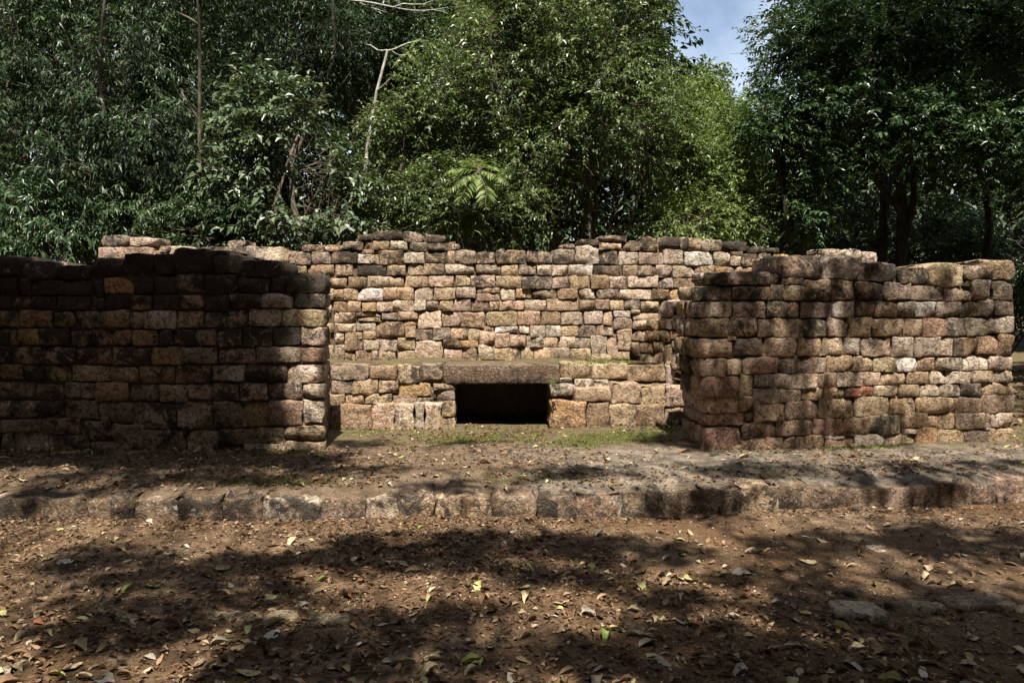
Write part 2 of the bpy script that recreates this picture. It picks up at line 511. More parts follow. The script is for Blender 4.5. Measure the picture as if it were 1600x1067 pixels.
def end_stones(w, rects, side, thick, rng, lichen, skew=0.0):
    """The face at the free end of a wall: one or two stones per course, running back through its thickness."""
    edge = [r_ for r_ in rects]
    if side > 0:
        lim = max(r_[2] for r_ in rects); edge = [r_ for r_ in rects if r_[2] > lim - 0.16]
    else:
        lim = min(r_[0] for r_ in rects); edge = [r_ for r_ in rects if r_[0] < lim + 0.20]
    for (u0, v0, u1, v1, tone) in edge:
        u = u1 if side > 0 else u0
        d0 = rng.uniform(0.06, 0.10)
        cut = rng.uniform(0.26, 0.36)
        for a, b in ((d0, cut), (cut + 0.008, thick + rng.uniform(-0.03, 0.03))):
            put_stone(w, u - side * 0.012 - skew * 0.5 * (a + b), 0.5 * (v0 + v1), b - a, (v1 - v0) * 0.97, rng, depth=0.26, tone=None, lichen=lichen,
                      y=0.5 * (a + b), rot=(0, 0, math.pi / 2 * side + skew), bulge=0.008)

# ---- the outlines, enlarged by 16/3, from different corners of the ruin
B1 = parse((440, 350), """635 90 765 138, 775 62 1005 138 d, 1010 62 1178 155 d, 1180 90 1360 160 d,
165 175 360 232, 362 175 510 228, 510 148 685 222 d, 692 140 898 215, 903 143 1048 218 l, 1070 155 1212 228, 1218 163 1415 222, 1415 168 1480 215 d,
25 230 125 342, 128 235 242 342 d, 250 233 405 335, 412 225 637 332, 645 212 770 252, 640 255 810 332 l, 815 225 1015 340, 1020 235 1188 325 l, 1195 228 1442 332,
0 345 210 425, 215 340 437 425, 450 340 597 432, 625 340 868 430 d, 878 345 1032 432, 1052 330 1355 428, 1360 338 1610 420 l,
380 450 545 525, 552 440 708 535, 715 435 1018 525, 1022 432 1220 530, 1225 430 1435 528, 1448 430 1572 515 y,
425 545 512 640, 517 540 632 640, 635 535 845 645 w, 850 530 1103 632, 1112 535 1262 640 p, 1265 535 1450 635 y,
430 650 543 740, 548 645 665 735, 672 655 785 730 o, 795 650 920 730 l, 922 635 1102 728, 1105 642 1208 722 l, 1210 643 1303 720, 1312 640 1432 725 y,
440 745 480 825, 485 740 613 825, 622 740 830 772, 640 778 820 812, 833 738 965 800, 967 728 1138 800, 1140 728 1332 870, 1332 730 1497 855 p,
1020 805 1130 850, 443 830 620 898, 625 825 785 888, 790 810 1030 940, 1032 850 1115 942, 1118 885 1262 965 d, 1265 862 1407 965, 1410 870 1555 960,
443 910 522 1003, 527 902 672 963, 678 892 787 962, 527 965 677 1055, 680 965 810 1050 p, 815 962 965 1055 l, 968 945 1115 1050 y""")
B2 = parse((700, 350), """60 215 235 338 d, 240 232 392 332, 395 222 648 332, 652 232 748 325, 750 232 875 335 d, 880 215 1055 335 d, 1058 180 1258 335 l, 1262 218 1415 338 d,
235 338 435 418 d, 442 345 585 430 y, 592 332 732 425 d, 745 345 862 428 l, 865 345 1000 428 l, 1008 340 1205 430 w, 1210 345 1450 435 d, 1455 345 1575 440,
190 425 392 528, 400 430 610 538 y, 615 435 868 540 d, 870 438 1003 535, 1012 435 1180 540, 1187 430 1343 540, 1350 438 1487 540,
65 530 230 620 p, 240 530 432 575, 240 578 432 640, 437 540 557 635 l, 562 540 692 620 y, 700 540 905 620 d, 910 538 1085 625, 1090 540 1220 630 l, 1240 545 1425 625 d,
50 630 188 725 p, 197 645 342 730, 350 648 430 715, 432 640 632 718, 635 637 815 722 l, 820 625 1088 725, 1098 637 1222 718, 1228 632 1345 717, 1348 634 1470 717,
115 732 308 868, 320 730 572 850 y, 578 727 767 842, 775 730 942 842, 945 730 1122 840 l, 1130 727 1290 838 l, 1293 737 1372 842, 1378 725 1520 775 w, 1378 778 1537 880,
165 878 262 975 y, 300 850 380 888, 390 855 580 905 w, 592 848 675 908 l, 675 850 810 945, 818 848 937 942 w, 937 850 1085 935, 1087 845 1232 942 d, 1240 848 1380 930,
262 890 387 1000, 385 910 515 1033, 517 925 648 1022, 652 935 792 1027, 795 943 915 1030 y, 918 940 1060 1032, 1060 948 1188 1032, 1415 878 1525 1057,
0 150 60 212, 0 228 56 330, 955 168 1058 208, 1258 160 1445 215, 1100 130 1258 182""")
B3 = parse((940, 350), """0 98 210 148 d, 165 140 328 228, 330 105 472 230, 485 105 655 190, 657 115 832 218, 838 135 1005 225 d, 1005 148 1210 228 d, 1212 188 1360 242 d, 1365 202 1480 250,
140 235 302 342 l, 305 242 512 337 l, 515 208 685 342 l, 688 225 922 350 w, 928 230 1065 355 l, 1070 230 1172 260, 1072 268 1160 348 l, 1165 242 1295 352, 1300 245 1418 345, 1425 255 1560 330 o,
300 345 445 435, 448 345 585 445 l, 592 345 770 445 l, 775 350 945 450, 948 360 1108 425 o, 1115 360 1290 425,
215 432 470 530 l, 482 450 595 535, 603 455 745 535, 757 455 930 522 l,
150 545 413 625 l, 418 545 567 625, 572 540 680 635 o,
192 632 320 712, 325 640 480 725, 245 715 320 745 l, 265 748 470 800""")
B4 = parse((500, 480), """120 310 200 395, 200 362 270 390, 297 362 425 437, 427 360 485 437, 488 360 628 437, 648 362 797 437, 798 278 1022 432, 1028 268 1177 337, 1180 278 1318 330 o,
1035 342 1185 440 p, 1187 332 1305 440, 1315 307 1447 430, 1450 335 1600 430, 205 392 295 437""")
B5 = parse((800, 480), """0 330 75 430, 75 333 178 428 y, 182 335 322 428, 325 340 480 425, 484 345 655 428 y, 658 237 785 385, 787 225 882 385, 658 390 830 428, 838 372 985 425 y""")
L2B = parse((250, 360), """0 135 95 185, 430 140 560 200, 560 140 878 255, 570 85 692 150 p, 880 140 1035 290 l, 560 262 700 350, 705 262 850 350, 855 295 1005 370""")
FARB = [(158, 368, 200, 385, None), (202, 371, 240, 384, 'l'), (154, 386, 240, 405, None), (262, 384, 300, 402, 'l'), (240, 392, 262, 408, None),
        (305, 386, 330, 402, None), (1288, 389, 1312, 402, 'l'), (1312, 390, 1346, 404, 'l'), (1346, 394, 1371, 412, 'l'), (1236, 402, 1262, 416, None),
        (1262, 402, 1288, 416, None), (1288, 404, 1330, 420, None), (1232, 418, 1272, 432, None), (1274, 420, 1318, 436, None)]
# courses that go on behind the front walls
hid = []
for (ya, yb) in ((431, 450), (451, 470), (471, 489), (490, 505), (506, 519), (520, 539), (540, 561)):
    x = 440.0
    while x < 512 - (ya - 430) * 0.0:
        wd = random.uniform(17, 36)
        x2 = min(x + wd, 521)
        if x2 > (511 if ya < 450 else 521):
            x2 = 511 if ya < 450 else 521
        if x2 - x > 8:
            hid.append((x, ya + random.uniform(-1, 1), x2, yb, None))
        x = x2 + 0.6
        if x > 508:
            break
for (ya, yb) in ((432, 450), (451, 468), (469, 486), (487, 506), (507, 526), (527, 546)):
    x = 1076.0
    while x < 1180:
        x2 = x + random.uniform(18, 40)
        hid.append((x, ya, x2 - 0.6, yb, None)); x = x2
BACK_STONES = B1 + B2 + B3 + B4 + B5 + L2B + FARB + hid

R1 = parse((1050, 380), """340 235 885 352 d, 890 110 1250 290, 1268 105 1560 306, 915 288 1088 346,
200 360 488 475 d, 497 362 808 470, 818 352 925 475 d, 930 350 1095 480 y, 1102 305 1328 478, 1332 312 1510 475,
195 490 495 620, 503 485 775 615, 785 490 1060 620, 1068 490 1328 622, 1335 482 1518 615 w,
190 632 465 785, 470 620 705 775, 712 635 845 785 d, 850 630 1088 785, 1093 635 1288 780 d, 1297 625 1465 780,
180 795 500 950, 515 792 753 938 d, 757 790 1035 942, 1045 790 1240 940, 1248 785 1418 935 y, 1428 785 1562 935, 460 775 530 808""")
R2 = parse((1300, 380), """215 165 540 318 d, 548 203 808 345 d, 812 172 1088 360 y, 1092 190 1345 305, 1340 138 1515 308 y, 1262 165 1338 300,
188 320 425 485, 430 320 660 475 d, 662 360 928 480 d, 933 365 1163 485, 1167 310 1310 475 l, 1335 315 1500 480 d, 1095 308 1163 360,
200 490 350 612, 355 490 540 610, 550 485 685 618, 688 485 852 622 w, 860 487 1072 612, 1075 490 1215 608, 1218 480 1338 612 l, 1342 485 1512 605 d,
138 622 320 780, 328 625 588 778, 595 632 755 780, 759 628 960 782 k, 962 620 1108 782, 1112 620 1290 778 l, 1293 612 1507 755,
240 788 490 942, 497 783 682 945, 687 783 898 945 l, 903 782 1010 942 l, 1012 787 1200 940, 1205 780 1382 930, 1390 765 1505 940""")
R3 = parse((1050, 530), """215 158 450 312, 458 170 580 295 y, 590 150 880 288, 885 145 1078 288 d, 1083 147 1275 285, 1282 140 1502 275,
245 310 550 485 k, 562 298 680 472, 683 292 975 412 l, 978 292 1207 410, 1210 280 1365 405, 1368 275 1578 397,
260 475 550 615, 552 480 672 605, 680 418 897 540 l, 900 420 1070 520, 1083 408 1257 505, 1265 405 1432 500,
262 615 608 715 k, 612 615 672 685, 678 540 930 680, 937 515 1218 668, 1222 505 1510 657 y,
255 735 570 882 k, 582 685 865 825, 872 665 1172 808, 1178 665 1430 800 k,
275 885 580 930, 585 825 920 935 k, 924 818 1025 920 y, 1035 805 1265 935, 1270 832 1520 935 k, 1268 802 1325 828 l, 1330 805 1430 828 l""")
R4 = parse((1300, 530), """175 148 340 272, 345 148 528 270 y, 532 158 695 270 w, 697 150 860 268, 865 152 1085 262 l, 1087 138 1305 260 l, 1307 145 1500 255 p,
245 278 407 387, 412 280 612 385, 615 268 800 370, 812 270 960 375 l, 962 268 1157 367 l, 1160 262 1340 357, 1342 262 1507 357,
100 395 343 475 r, 347 388 545 470, 548 380 725 475 y, 730 378 895 473 l, 897 375 1065 480, 1072 365 1233 478 d, 1238 360 1515 462,
188 477 485 640, 490 480 692 632, 697 485 995 617, 997 482 1248 620, 1250 470 1520 617,
95 655 307 800, 315 640 567 797 d, 570 618 795 745, 805 625 1025 750, 1030 618 1272 745, 1320 618 1505 735 l, 1275 620 1316 690,
192 798 435 920, 440 790 683 905, 693 745 880 900 o, 885 755 1092 895 y, 1095 758 1310 885, 1312 745 1500 875, 570 750 690 785 l, 1268 692 1318 752 l""")
RIGHT_STONES = R1 + R2 + R3 + R4

L1 = parse((0, 380), """-240 120 -5 270, 0 115 165 270, 175 155 475 300, 485 185 755 305, 760 135 1022 275, 1028 85 1278 255, 1285 85 1440 255,
-230 275 -5 430, 0 275 140 430, 145 300 255 430, 260 310 540 430, 545 315 765 430, 772 300 855 430, 860 285 1115 425 o, 1120 260 1280 425, 1285 260 1450 430,
-210 440 -5 550, 0 440 90 550, 95 440 255 550, 260 440 470 550, 480 440 760 550, 768 450 858 550, 862 430 1090 555, 1095 435 1275 555, 1282 430 1500 555,
-180 560 -5 700, 0 560 160 700, 168 560 430 695 o, 460 570 625 695 o, 640 565 838 700, 845 560 1080 700 o, 1085 570 1195 710, 1200 560 1470 715 l,
-150 715 -5 845, 0 715 130 845, 140 710 325 845 o, 330 710 580 845, 590 725 750 850, 755 720 942 850, 947 725 1095 850, 1105 725 1318 850 o, 1322 715 1440 850""")
L2 = parse((250, 360), """105 150 440 345, 455 215 678 355, 682 250 1010 388, 390 170 555 232,
125 360 362 520, 372 365 640 525 d, 645 395 920 525, 930 380 1042 510, 1050 375 1375 525,
170 540 362 645, 370 540 578 655, 582 530 842 650, 850 525 1100 640 l, 1125 530 1370 650,
145 675 358 810 o, 365 680 548 810, 552 665 722 808, 735 655 1008 800 l, 1014 655 1372 800 y,
120 825 300 955, 303 825 468 955, 470 820 680 965, 685 810 940 965, 945 805 1175 960 d, 1180 805 1365 965 p""")
L3 = parse((0, 530), """-200 60 -5 195, 0 60 90 195, 95 60 385 200, 390 65 622 205, 630 70 935 205, 942 70 1252 210, 1258 65 1518 205 o,
-170 215 -5 330, 0 215 180 330 o, 185 220 370 350, 377 225 590 355, 597 225 905 345, 912 230 1155 355, 1162 225 1455 360,
-190 360 -5 490, 0 360 280 480, 287 370 525 500, 537 360 800 490, 807 360 1075 515 o, 1082 375 1330 510, 1337 380 1560 520,
-220 510 -5 650, 0 510 528 650, 537 510 832 660, 838 530 1105 695, 1112 515 1455 740,
-160 670 -5 780, 0 670 345 775, 350 665 672 788, 680 680 940 835, 945 710 1190 885, 1197 755 1545 930,
-200 780 -5 920, 0 775 110 910, 115 778 410 930, 415 795 760 930, 762 850 1190 930""")
L4 = parse((250, 530), """190 65 478 205, 485 80 795 195, 805 70 1170 190, 1182 70 1365 200 k,
130 220 432 365, 440 220 715 345 l, 730 215 1055 360, 1065 222 1370 365 l,
235 375 432 500, 440 370 660 515, 670 365 893 510, 897 362 1175 505, 1192 375 1372 490 l,
130 515 433 745, 440 520 690 745, 697 515 895 730 o, 900 515 1182 720 k, 1190 515 1365 710 l,
225 765 480 885, 495 755 788 870, 790 735 1035 865, 1038 720 1362 845 y,
215 890 500 945, 503 880 698 945, 702 870 1048 935, 1050 855 1108 895 y, 1092 860 1362 955 y""")
LEFT_STONES = L1 + L2 + L3 + L4

# ---- front walls
YAW = R(7)
P_LEFT = Plane((-1.70, 7.43, 0.0), 0.0)
c0 = on_level(1101, 702, TZ)
P_RIGHT = Plane((c0[0], c0[1], 0.0), YAW)
rg = np.random.default_rng(21)
wall_l, rects, LTOP = build_wall("stone_wall", "long rough stone wall left of the doorway, mostly in deep shade", P_LEFT, LEFT_STONES, 0.60, 0.95, rg, base_v=TZ, shade_lichen=0.20, core_lim=(None, -0.15))  # lichen black, part of it painted in to deepen this wall's shade
end_stones(wall_l, rects, 1, 0.60, rg, 0.35, 0.12)
wall_r, rects, RTOP = build_wall("stone_wall", "stone wall right of the doorway with one reddish brick and boulders on top", P_RIGHT, RIGHT_STONES, 0.60, 0.56, rg, base_v=TZ, core_lim=(0.10, None))
end_stones(wall_r, rects, -1, 0.60, rg, 0.35)
end_stones(wall_r, rects, 1, 0.60, rg, 0.35)

# ---- back wall, standing on the bench
BZ = 0.93
cb = on_level(760, 557, BZ)
P_BACK = Plane((cb[0], cb[1], 0.0), R(2.5))
wall_b, rects, BTOP = build_wall("stone_wall", "tall sunlit stone wall at the back of the room, above the bench", P_BACK, BACK_STONES, 0.55, 0.64, rg, base_v=BZ)
# the lower part of the back wall, under the bench and beyond the side walls
def box(V0, V1):
    (x0, y0, z0), (x1, y1, z1) = V0, V1
    V = np.array([(x0, y0, z0), (x1, y0, z0), (x1, y1, z0), (x0, y1, z0), (x0, y0, z1), (x1, y0, z1), (x1, y1, z1), (x0, y1, z1)])
    F = np.array([(0, 3, 2, 1), (4, 5, 6, 7), (0, 1, 5, 4), (1, 2, 6, 5), (2, 3, 7, 6), (3, 0, 4, 7)])
    return V, F
def boxes(name, bs, mat, parent):
    Vs, Fs, n = [], [], 0
    for b in bs:
        v, f = box(*b); Vs.append(v); Fs.append(f + n); n += 8
    return obj(name, tri_mesh(name, np.concatenate(Vs), np.concatenate(Fs), smooth=False), mat, parent)
boxes("footing", [((-4.9, 0.06, 0.0), (4.4, 0.53, BZ - 0.02))], M_CORE, wall_b)

# ---- short cross wall between the back wall and the right-hand front wall
pb, pf = P_BACK.world(P_BACK.uv(986, 556)[0], 0), np.array([2.05, 8.82, 0.0])
yawp = math.atan2(pf[1] - pb[1], pf[0] - pb[0])
P_PART = Plane((pb[0], pb[1], 0.0), yawp)
CROSS = parse((800, 480), """998 112 1113 188, 1117 105 1222 188, 1228 85 1283 180, 1285 95 1330 185, 1333 70 1430 190, 1000 197 1110 285, 1112 195 1180 275 o, 1182 195 1228 270,
1232 190 1315 290, 1318 200 1390 270 o, 1392 200 1440 280, 1000 290 1065 405, 1070 295 1170 385, 1175 285 1225 365, 1226 285 1265 370, 1270 300 1330 440, 1335 285 1368 355, 1370 285 1440 370,
1070 392 1165 440, 1172 375 1265 440, 1335 365 1373 455, 1376 375 1440 460, 1275 445 1330 520, 1334 460 1372 540, 1376 465 1440 560, 1370 545 1400 640, 1402 565 1445 650, 1335 545 1368 620""")
CROSS += [(1031, 471, 1052, 496, 'l'), (1053, 470, 1070, 492, 'l'), (1044, 605, 1072, 640, None), (1050, 642, 1074, 678, None)]
# keep stones that really lie on this face
wl_ = math.hypot(pf[0] - pb[0], pf[1] - pb[1])
CROSS = [s_ for s_ in CROSS if -0.02 <= P_PART.uv(s_[0], s_[1])[0] <= wl_ and P_PART.uv(s_[2], s_[3])[0] <= wl_ + 0.15]
build_wall("stone_wall", "short crumbling cross wall of small stones behind the right-hand wall", P_PART, CROSS, 0.50, 0.30, rg, base_v=BZ - 0.06)

# ---- the bench with its niche
cbn = on_level(760, 667, TZ)
P_BENCH = Plane((cbn[0], cbn[1], 0.0), R(2.5))
bench = tag(empty("stone_bench", P_BENCH.o, P_BENCH.yaw), "low masonry bench with a dark square niche under a long lintel", "bench")
BL = parse((500, 480), """-120 485 85 605, -100 612 90 720, -140 725 75 825, -130 820 85 1030,
90 480 412 610 d, 415 485 640 600, 650 485 830 630, 835 475 1020 605 d, 95 615 270 720, 275 605 488 732, 495 610 652 712, 655 632 920 740 o, 945 635 1122 690, 970 693 1125 780,
80 725 205 825, 212 735 368 805, 372 725 605 800 y, 608 740 805 800, 810 755 945 795, 925 700 965 760,
90 815 430 1035, 437 808 622 1025, 628 800 783 1020, 787 795 868 1010, 872 792 1005 1012, 1010 790 1130 910, 1010 912 1130 1010""")
BR = parse((800, 480), """320 640 515 740 l, 520 675 830 785, 835 645 1075 800, 1080 660 1275 830, 1279 665 1450 832, 325 775 605 1000 o, 620 795 800 995, 805 805 1035 992, 1037 800 1270 1000, 1275 835 1432 992""")
BU = parse((800, 480), """395 463 662 597 y, 668 473 960 602 y, 964 486 1280 612, 1284 480 1365 655""")
BS = parse((800, 480), """530 605 680 668 l, 690 610 810 668 l, 385 598 500 620 l""")
SETB = 0.26
def bench_stones(lst, back, depth, lich, **kw):
    for (x0, y0, x1, y1, tone) in lst:
        u0, v1 = P_BENCH.uv(x0, y0, back); u1, v0 = P_BENCH.uv(x1, y1, back)
        if v0 < TZ + 0.08:
            v0 = TZ - 0.04
        put_stone(bench, 0.5 * (u0 + u1), 0.5 * (v0 + v1), (u1 - u0) * 0.99, (v1 - v0) * 0.99, rg, depth=depth, tone=tone, lichen=lich,
                  y=back - rg.uniform(0, 0.025), **kw)
bench_stones([q for q in BL if q[1] < 628], 0.0, 0.22, 0.28)
bench_stones([q for q in BL if q[1] >= 628], -0.13, 0.34, 0.30)
bench_stones(BR, -0.02, 0.32, 0.30)
bench_stones(BU, SETB, 0.30, 0.22)
bench_stones(BS, SETB * 0.55, 0.2, 0.1, rough=0.02)
# lintel
u0, v1 = P_BENCH.uv(692, 570); u1, v0 = P_BENCH.uv(874, 598)
put_stone(bench, 0.5 * (u0 + u1), 0.5 * (v0 + v1), u1 - u0, v1 - v0, rg, depth=0.55, tone='b', lichen=0.40, y=-0.03, name="lintel", mid=True, nexp=22, bulge=0.004, chips=0, rough=0.006)
nl, nr = P_BENCH.uv(711, 640)[0], P_BENCH.uv(862, 640)[0]
zt = P_BENCH.uv(760, 567)[1]
zn = P_BENCH.uv(760, 599)[1]
zl = P_BENCH.uv(1000, 604)[1]
back_y = np.dot(P_BACK.o - P_BENCH.o, P_BENCH.n) + 0.06
br = P_BENCH.uv(1070, 640)[0]
bru = P_BENCH.uv(1056, 590, SETB)[0]
boxes("core", [((-3.6, 0.05, 0.1), (nl - 0.05, back_y, zt - 0.05)), ((nr + 0.05, 0.05, 0.1), (br - 0.06, back_y, zl - 0.03)),
               ((nl - 0.05, 0.10, zn + 0.03), (nr + 0.06, back_y, zt - 0.055)), ((nr + 0.06, SETB + 0.05, zl - 0.03), (bru - 0.05, back_y, zt - 0.06)),
               ((nl - 0.05, 0.9, 0.1), (nr + 0.05, back_y, zn + 0.02))], M_CORE, bench)
# niche sides
for k in range(3):
    hh = (zn - TZ) / 3
    for (uu_, sd) in ((nl - 0.01, 1), (nr + 0.012, -1)):
        for (a, b) in ((0.12, 0.45), (0.46, 0.86)):
            put_stone(bench, uu_, TZ + (k + 0.5) * hh, b - a, hh * 0.97, rg, depth=0.12, lichen=0.35, y=0.5 * (a + b), rot=(0, 0, sd * math.pi / 2))
# right-hand end of the bench
for (va, vb_) in ((TZ, 0.45), (0.455, zl)):
    for (a, b) in ((0.10, 0.42), (0.43, 0.95)):
        put_stone(bench, br - 0.02, 0.5 * (va + vb_), b - a, vb_ - va, rg, depth=0.12, lichen=0.3, y=0.5 * (a + b), rot=(0, 0, math.pi / 2))
# earth laid over the bench and the ledge
def soil(name, u0, u1, y0, y1, z, parent, seed):
    xs, ys = np.linspace(u0, u1, 40), np.linspace(y0, y1, 14)
    V, F = sheet(xs, ys, lambda X, Y: z + 0.016 * wav(X, Y, seed, f0=0.8, f1=5) + 0.02 * np.clip((Y - y0) * 2, 0, 1))
    return obj(name, tri_mesh(name, V, F), M_TERR, parent)
soil("earth_cover", -3.6, nr + 0.1, 0.10, back_y + 0.02, zt - 0.035, bench, 31)
soil("earth_cover", nr + 0.1, bru - 0.03, SETB + 0.08, back_y + 0.02, zt - 0.04, bench, 32)
soil("earth_cover", nr + 0.05, br - 0.04, 0.10, SETB + 0.06, zl - 0.02, bench, 33)

# ---- kerb of the terrace
kerb = tag(empty("stone_kerb", (0, 5.9, 0)), "low kerb of worn stone blocks edging the terrace in front of the walls", "kerb")
KB = [-560, -440, -330, -230, -120, -5, 137, 207, 277, 345, 408, 501, 573, 621, 679, 769, 838, 902, 972, 1038, 1096, 1160, 1215, 1265, 1325, 1467, 1520, 1560, 1640, 1730, 1840, 1960]
KT = {408: 'l', 573: 'l', 621: 'y', 1160: 'y'}
kx, ky = [p[0] for p in KERB_PX], [p[1] for p in KERB_PX]
for a, b in zip(KB[:-1], KB[1:]):
    pa, pb_ = on_level(a, np.interp(a, kx, ky), 0.0), on_level(b, np.interp(b, kx, ky), 0.0)
    L = math.hypot(*(pb_ - pa)[:2])
    hgt = TZ - 0.045 + rg.uniform(-0.02, 0.012)
    mid_ = 0.5 * (pa + pb_)
    o = put_stone(kerb, mid_[0], hgt / 2 - 0.04, L * 1.0, hgt + 0.08, rg, depth=rg.uniform(0.26, 0.36), tone=KT.get(a, 'e' if rg.random() < 0.85 else None), lichen=0.42,
                  y=mid_[1] - 5.9 + rg.uniform(-0.012, 0.018), rot=(rg.uniform(-0.02, 0.05), 0, math.atan2(pb_[1] - pa[1], pb_[0] - pa[0]) + rg.uniform(-0.02, 0.02)), mid=True,
                  nexp=rg.uniform(10, 20), rough=0.011)

# ---- flat stones showing through the dirt
def flat_stone(px, py, wpx, hpx, label, tone):
    a, b = on_level(px - wpx / 2, py, 0.0), on_level(px + wpx / 2, py, 0.0)
    c, d = on_level(px, py + hpx / 2, 0.0), on_level(px, py - hpx / 2, 0.0)
    w_, dp = b[0] - a[0], d[1] - c[1]
    me = stone_mesh(w_, dp, 0.05, rg, bulge=0.006, rough=0.006, nexp=rg.uniform(2.5, 4), chips=0)
    m_ = 0.5 * (a + b)
    o = obj("flat_stone", me, M_STONE, None, (m_[0], 0.5 * (c[1] + d[1]), 0.010), (-math.pi / 2 + math.pi, 0, 0))
    o.rotation_euler = (-math.pi / 2, 0, rg.uniform(-0.1, 0.1))
    o.color = (*SPECIAL[tone], 0.05)
    tag(o, label, "stone", "flat stones in the dirt")
flat_stone(1340, 951, 80, 22, "pitted pale flat stone with grass at its left end, in the dirt", 'l')
flat_stone(1448, 946, 52, 16, "small pale flat stone next to the long grey one, right foreground", 'l')
flat_stone(1532, 940, 112, 22, "long grey flat stone in the dirt at the right edge", 'd')
flat_stone(1378, 862, 36, 14, "single pinkish flat stone nearest the kerb, right side", 'p')
flat_stone(365, 965, 92, 16, "widest tan flat stone in the dirt, left foreground", 'y')
flat_stone(440, 965, 54, 16, "rounded tan flat stone between two others, left foreground", 'y')
flat_stone(512, 968, 66, 14, "thin tan flat stone at the right end of the left row", 'y')
flat_stone(190, 962, 110, 14, "leftmost tan flat stone sunk in the dirt", 'y')

# ------------------------------------------------------------------ foliage
def nrm(a):
    return a / np.maximum(np.linalg.norm(a, axis=-1, keepdims=True), 1e-9)

class Leaves:
    """Collects leaves (five points, four triangles each, folded along the midrib) into one mesh."""
    def __init__(s):
        s.V, s.F, s.A, s.n = [], [], [], 0
    def add(s, P, D, L, W, rng, up=None, tone=None, fold=0.25, droop=0.25):
        n = len(P)
        if n == 0:
            return
        L, W = np.broadcast_to(L, (n,))[:, None], np.broadcast_to(W, (n,))[:, None]
        D = nrm(D)
        U = (np.array([0, 0, 1.0]) if up is None else up) + rng.normal(0, 0.45, (n, 3))
        S = nrm(np.cross(D, U)); N = np.cross(S, D)
        mid = P + D * L * 0.46
        tip = P + D * L - np.array([0, 0, 1.0]) * L * droop * rng.uniform(0.2, 1.0, (n, 1))
        a, b = mid + S * W * 0.5 + N * W * fold, mid - S * W * 0.5 + N * W * fold
        V = np.stack([P, a, mid, b, tip], 1).reshape(-1, 3)
        base = (np.arange(n) * 5)[:, None, None] + np.array([[0, 1, 2], [0, 2, 3], [1, 4, 2], [2, 4, 3]])[None]
        s.V.append(V); s.F.append(base.reshape(-1, 3) + s.n)
        t = rng.random(n) if tone is None else np.broadcast_to(tone, (n,))
        s.A.append(np.repeat(t, 5)); s.n += 5 * n
    def mesh(s, name):
        return tri_mesh(name, np.concatenate(s.V), np.concatenate(s.F), np.concatenate(s.A), smooth=False)

def tubes(paths, sides=6):
    """paths: list of (points, radii)."""
    Vs, Fs, n = [], [], 0
    for P, r in paths:
        P = np.asarray(P, float); m = len(P)
        r = np.broadcast_to(np.asarray(r, float), (m,))
        T = nrm(np.gradient(P, axis=0))
        ref = np.array([0.31, 0.95, 0.05]) if abs(T[0][2]) > 0.6 else np.array([0.05, 0.1, 1.0])
        A = nrm(np.cross(T, ref)); B = np.cross(T, A)
        an = np.linspace(0, 2 * math.pi, sides, endpoint=False)
        ring = A[:, None] * np.cos(an)[None, :, None] + B[:, None] * np.sin(an)[None, :, None]
        V = P[:, None] + ring * r[:, None, None]
        i = np.arange(m * sides).reshape(m, sides)
        j = np.roll(i, -1, axis=1)
        F = np.stack([i[:-1], j[:-1], j[1:], i[1:]], -1).reshape(-1, 4) + n
        Vs.append(V.reshape(-1, 3)); Fs.append(F); n += m * sides
    return np.concatenate(Vs), np.concatenate(Fs)

def bend(a, b, rng, n=7, wob=0.06, sag=0.0):
    a, b = np.asarray(a, float), np.asarray(b, float)
    t = np.linspace(0, 1, n)[:, None]
    L = np.linalg.norm(b - a)
    off = np.zeros((n, 3))
    for f in (1, 2, 3):
        off += np.sin(math.pi * f * t) * rng.normal(0, wob * L / f, 3)
    off[:, 2] -= (4 * t * (1 - t) * sag * L)[:, 0]
    return a + (b - a) * t + off

def clump_noise(P, seed, f=0.9):
    r = np.random.default_rng(seed)
    v = np.zeros(len(P))
    for i in range(9):
        d = nrm(r.normal(size=3)); k = f * r.uniform(0.7, 2.6)
        v += np.sin(P @ d * k * 6.28 / 1.6 + r.uniform(0, 6.28))
    return v / 3.0

STY = {  # leaf length, width, leaves per twig, twig length, how far leaves hang, outward spread
    'lance': dict(L=0.115, W=0.030, n=12, tl=0.42, hang=0.75, side=0.55, up=0.1),
    'oval': dict(L=0.075, W=0.036, n=13, tl=0.40, hang=0.45, side=0.75, up=0.25),
    'broad': dict(L=0.130, W=0.072, n=9, tl=0.45, hang=0.50, side=0.80, up=0.2),
    'gloss': dict(L=0.100, W=0.042, n=12, tl=0.34, hang=0.35, side=0.9, up=0.35),
    'far': dict(L=0.20, W=0.10, n=10, tl=0.55, hang=0.4, side=0.8, up=0.3),
    'shade': dict(L=0.150, W=0.066, n=10, tl=0.45, hang=0.3, side=0.9, up=0.2),
}

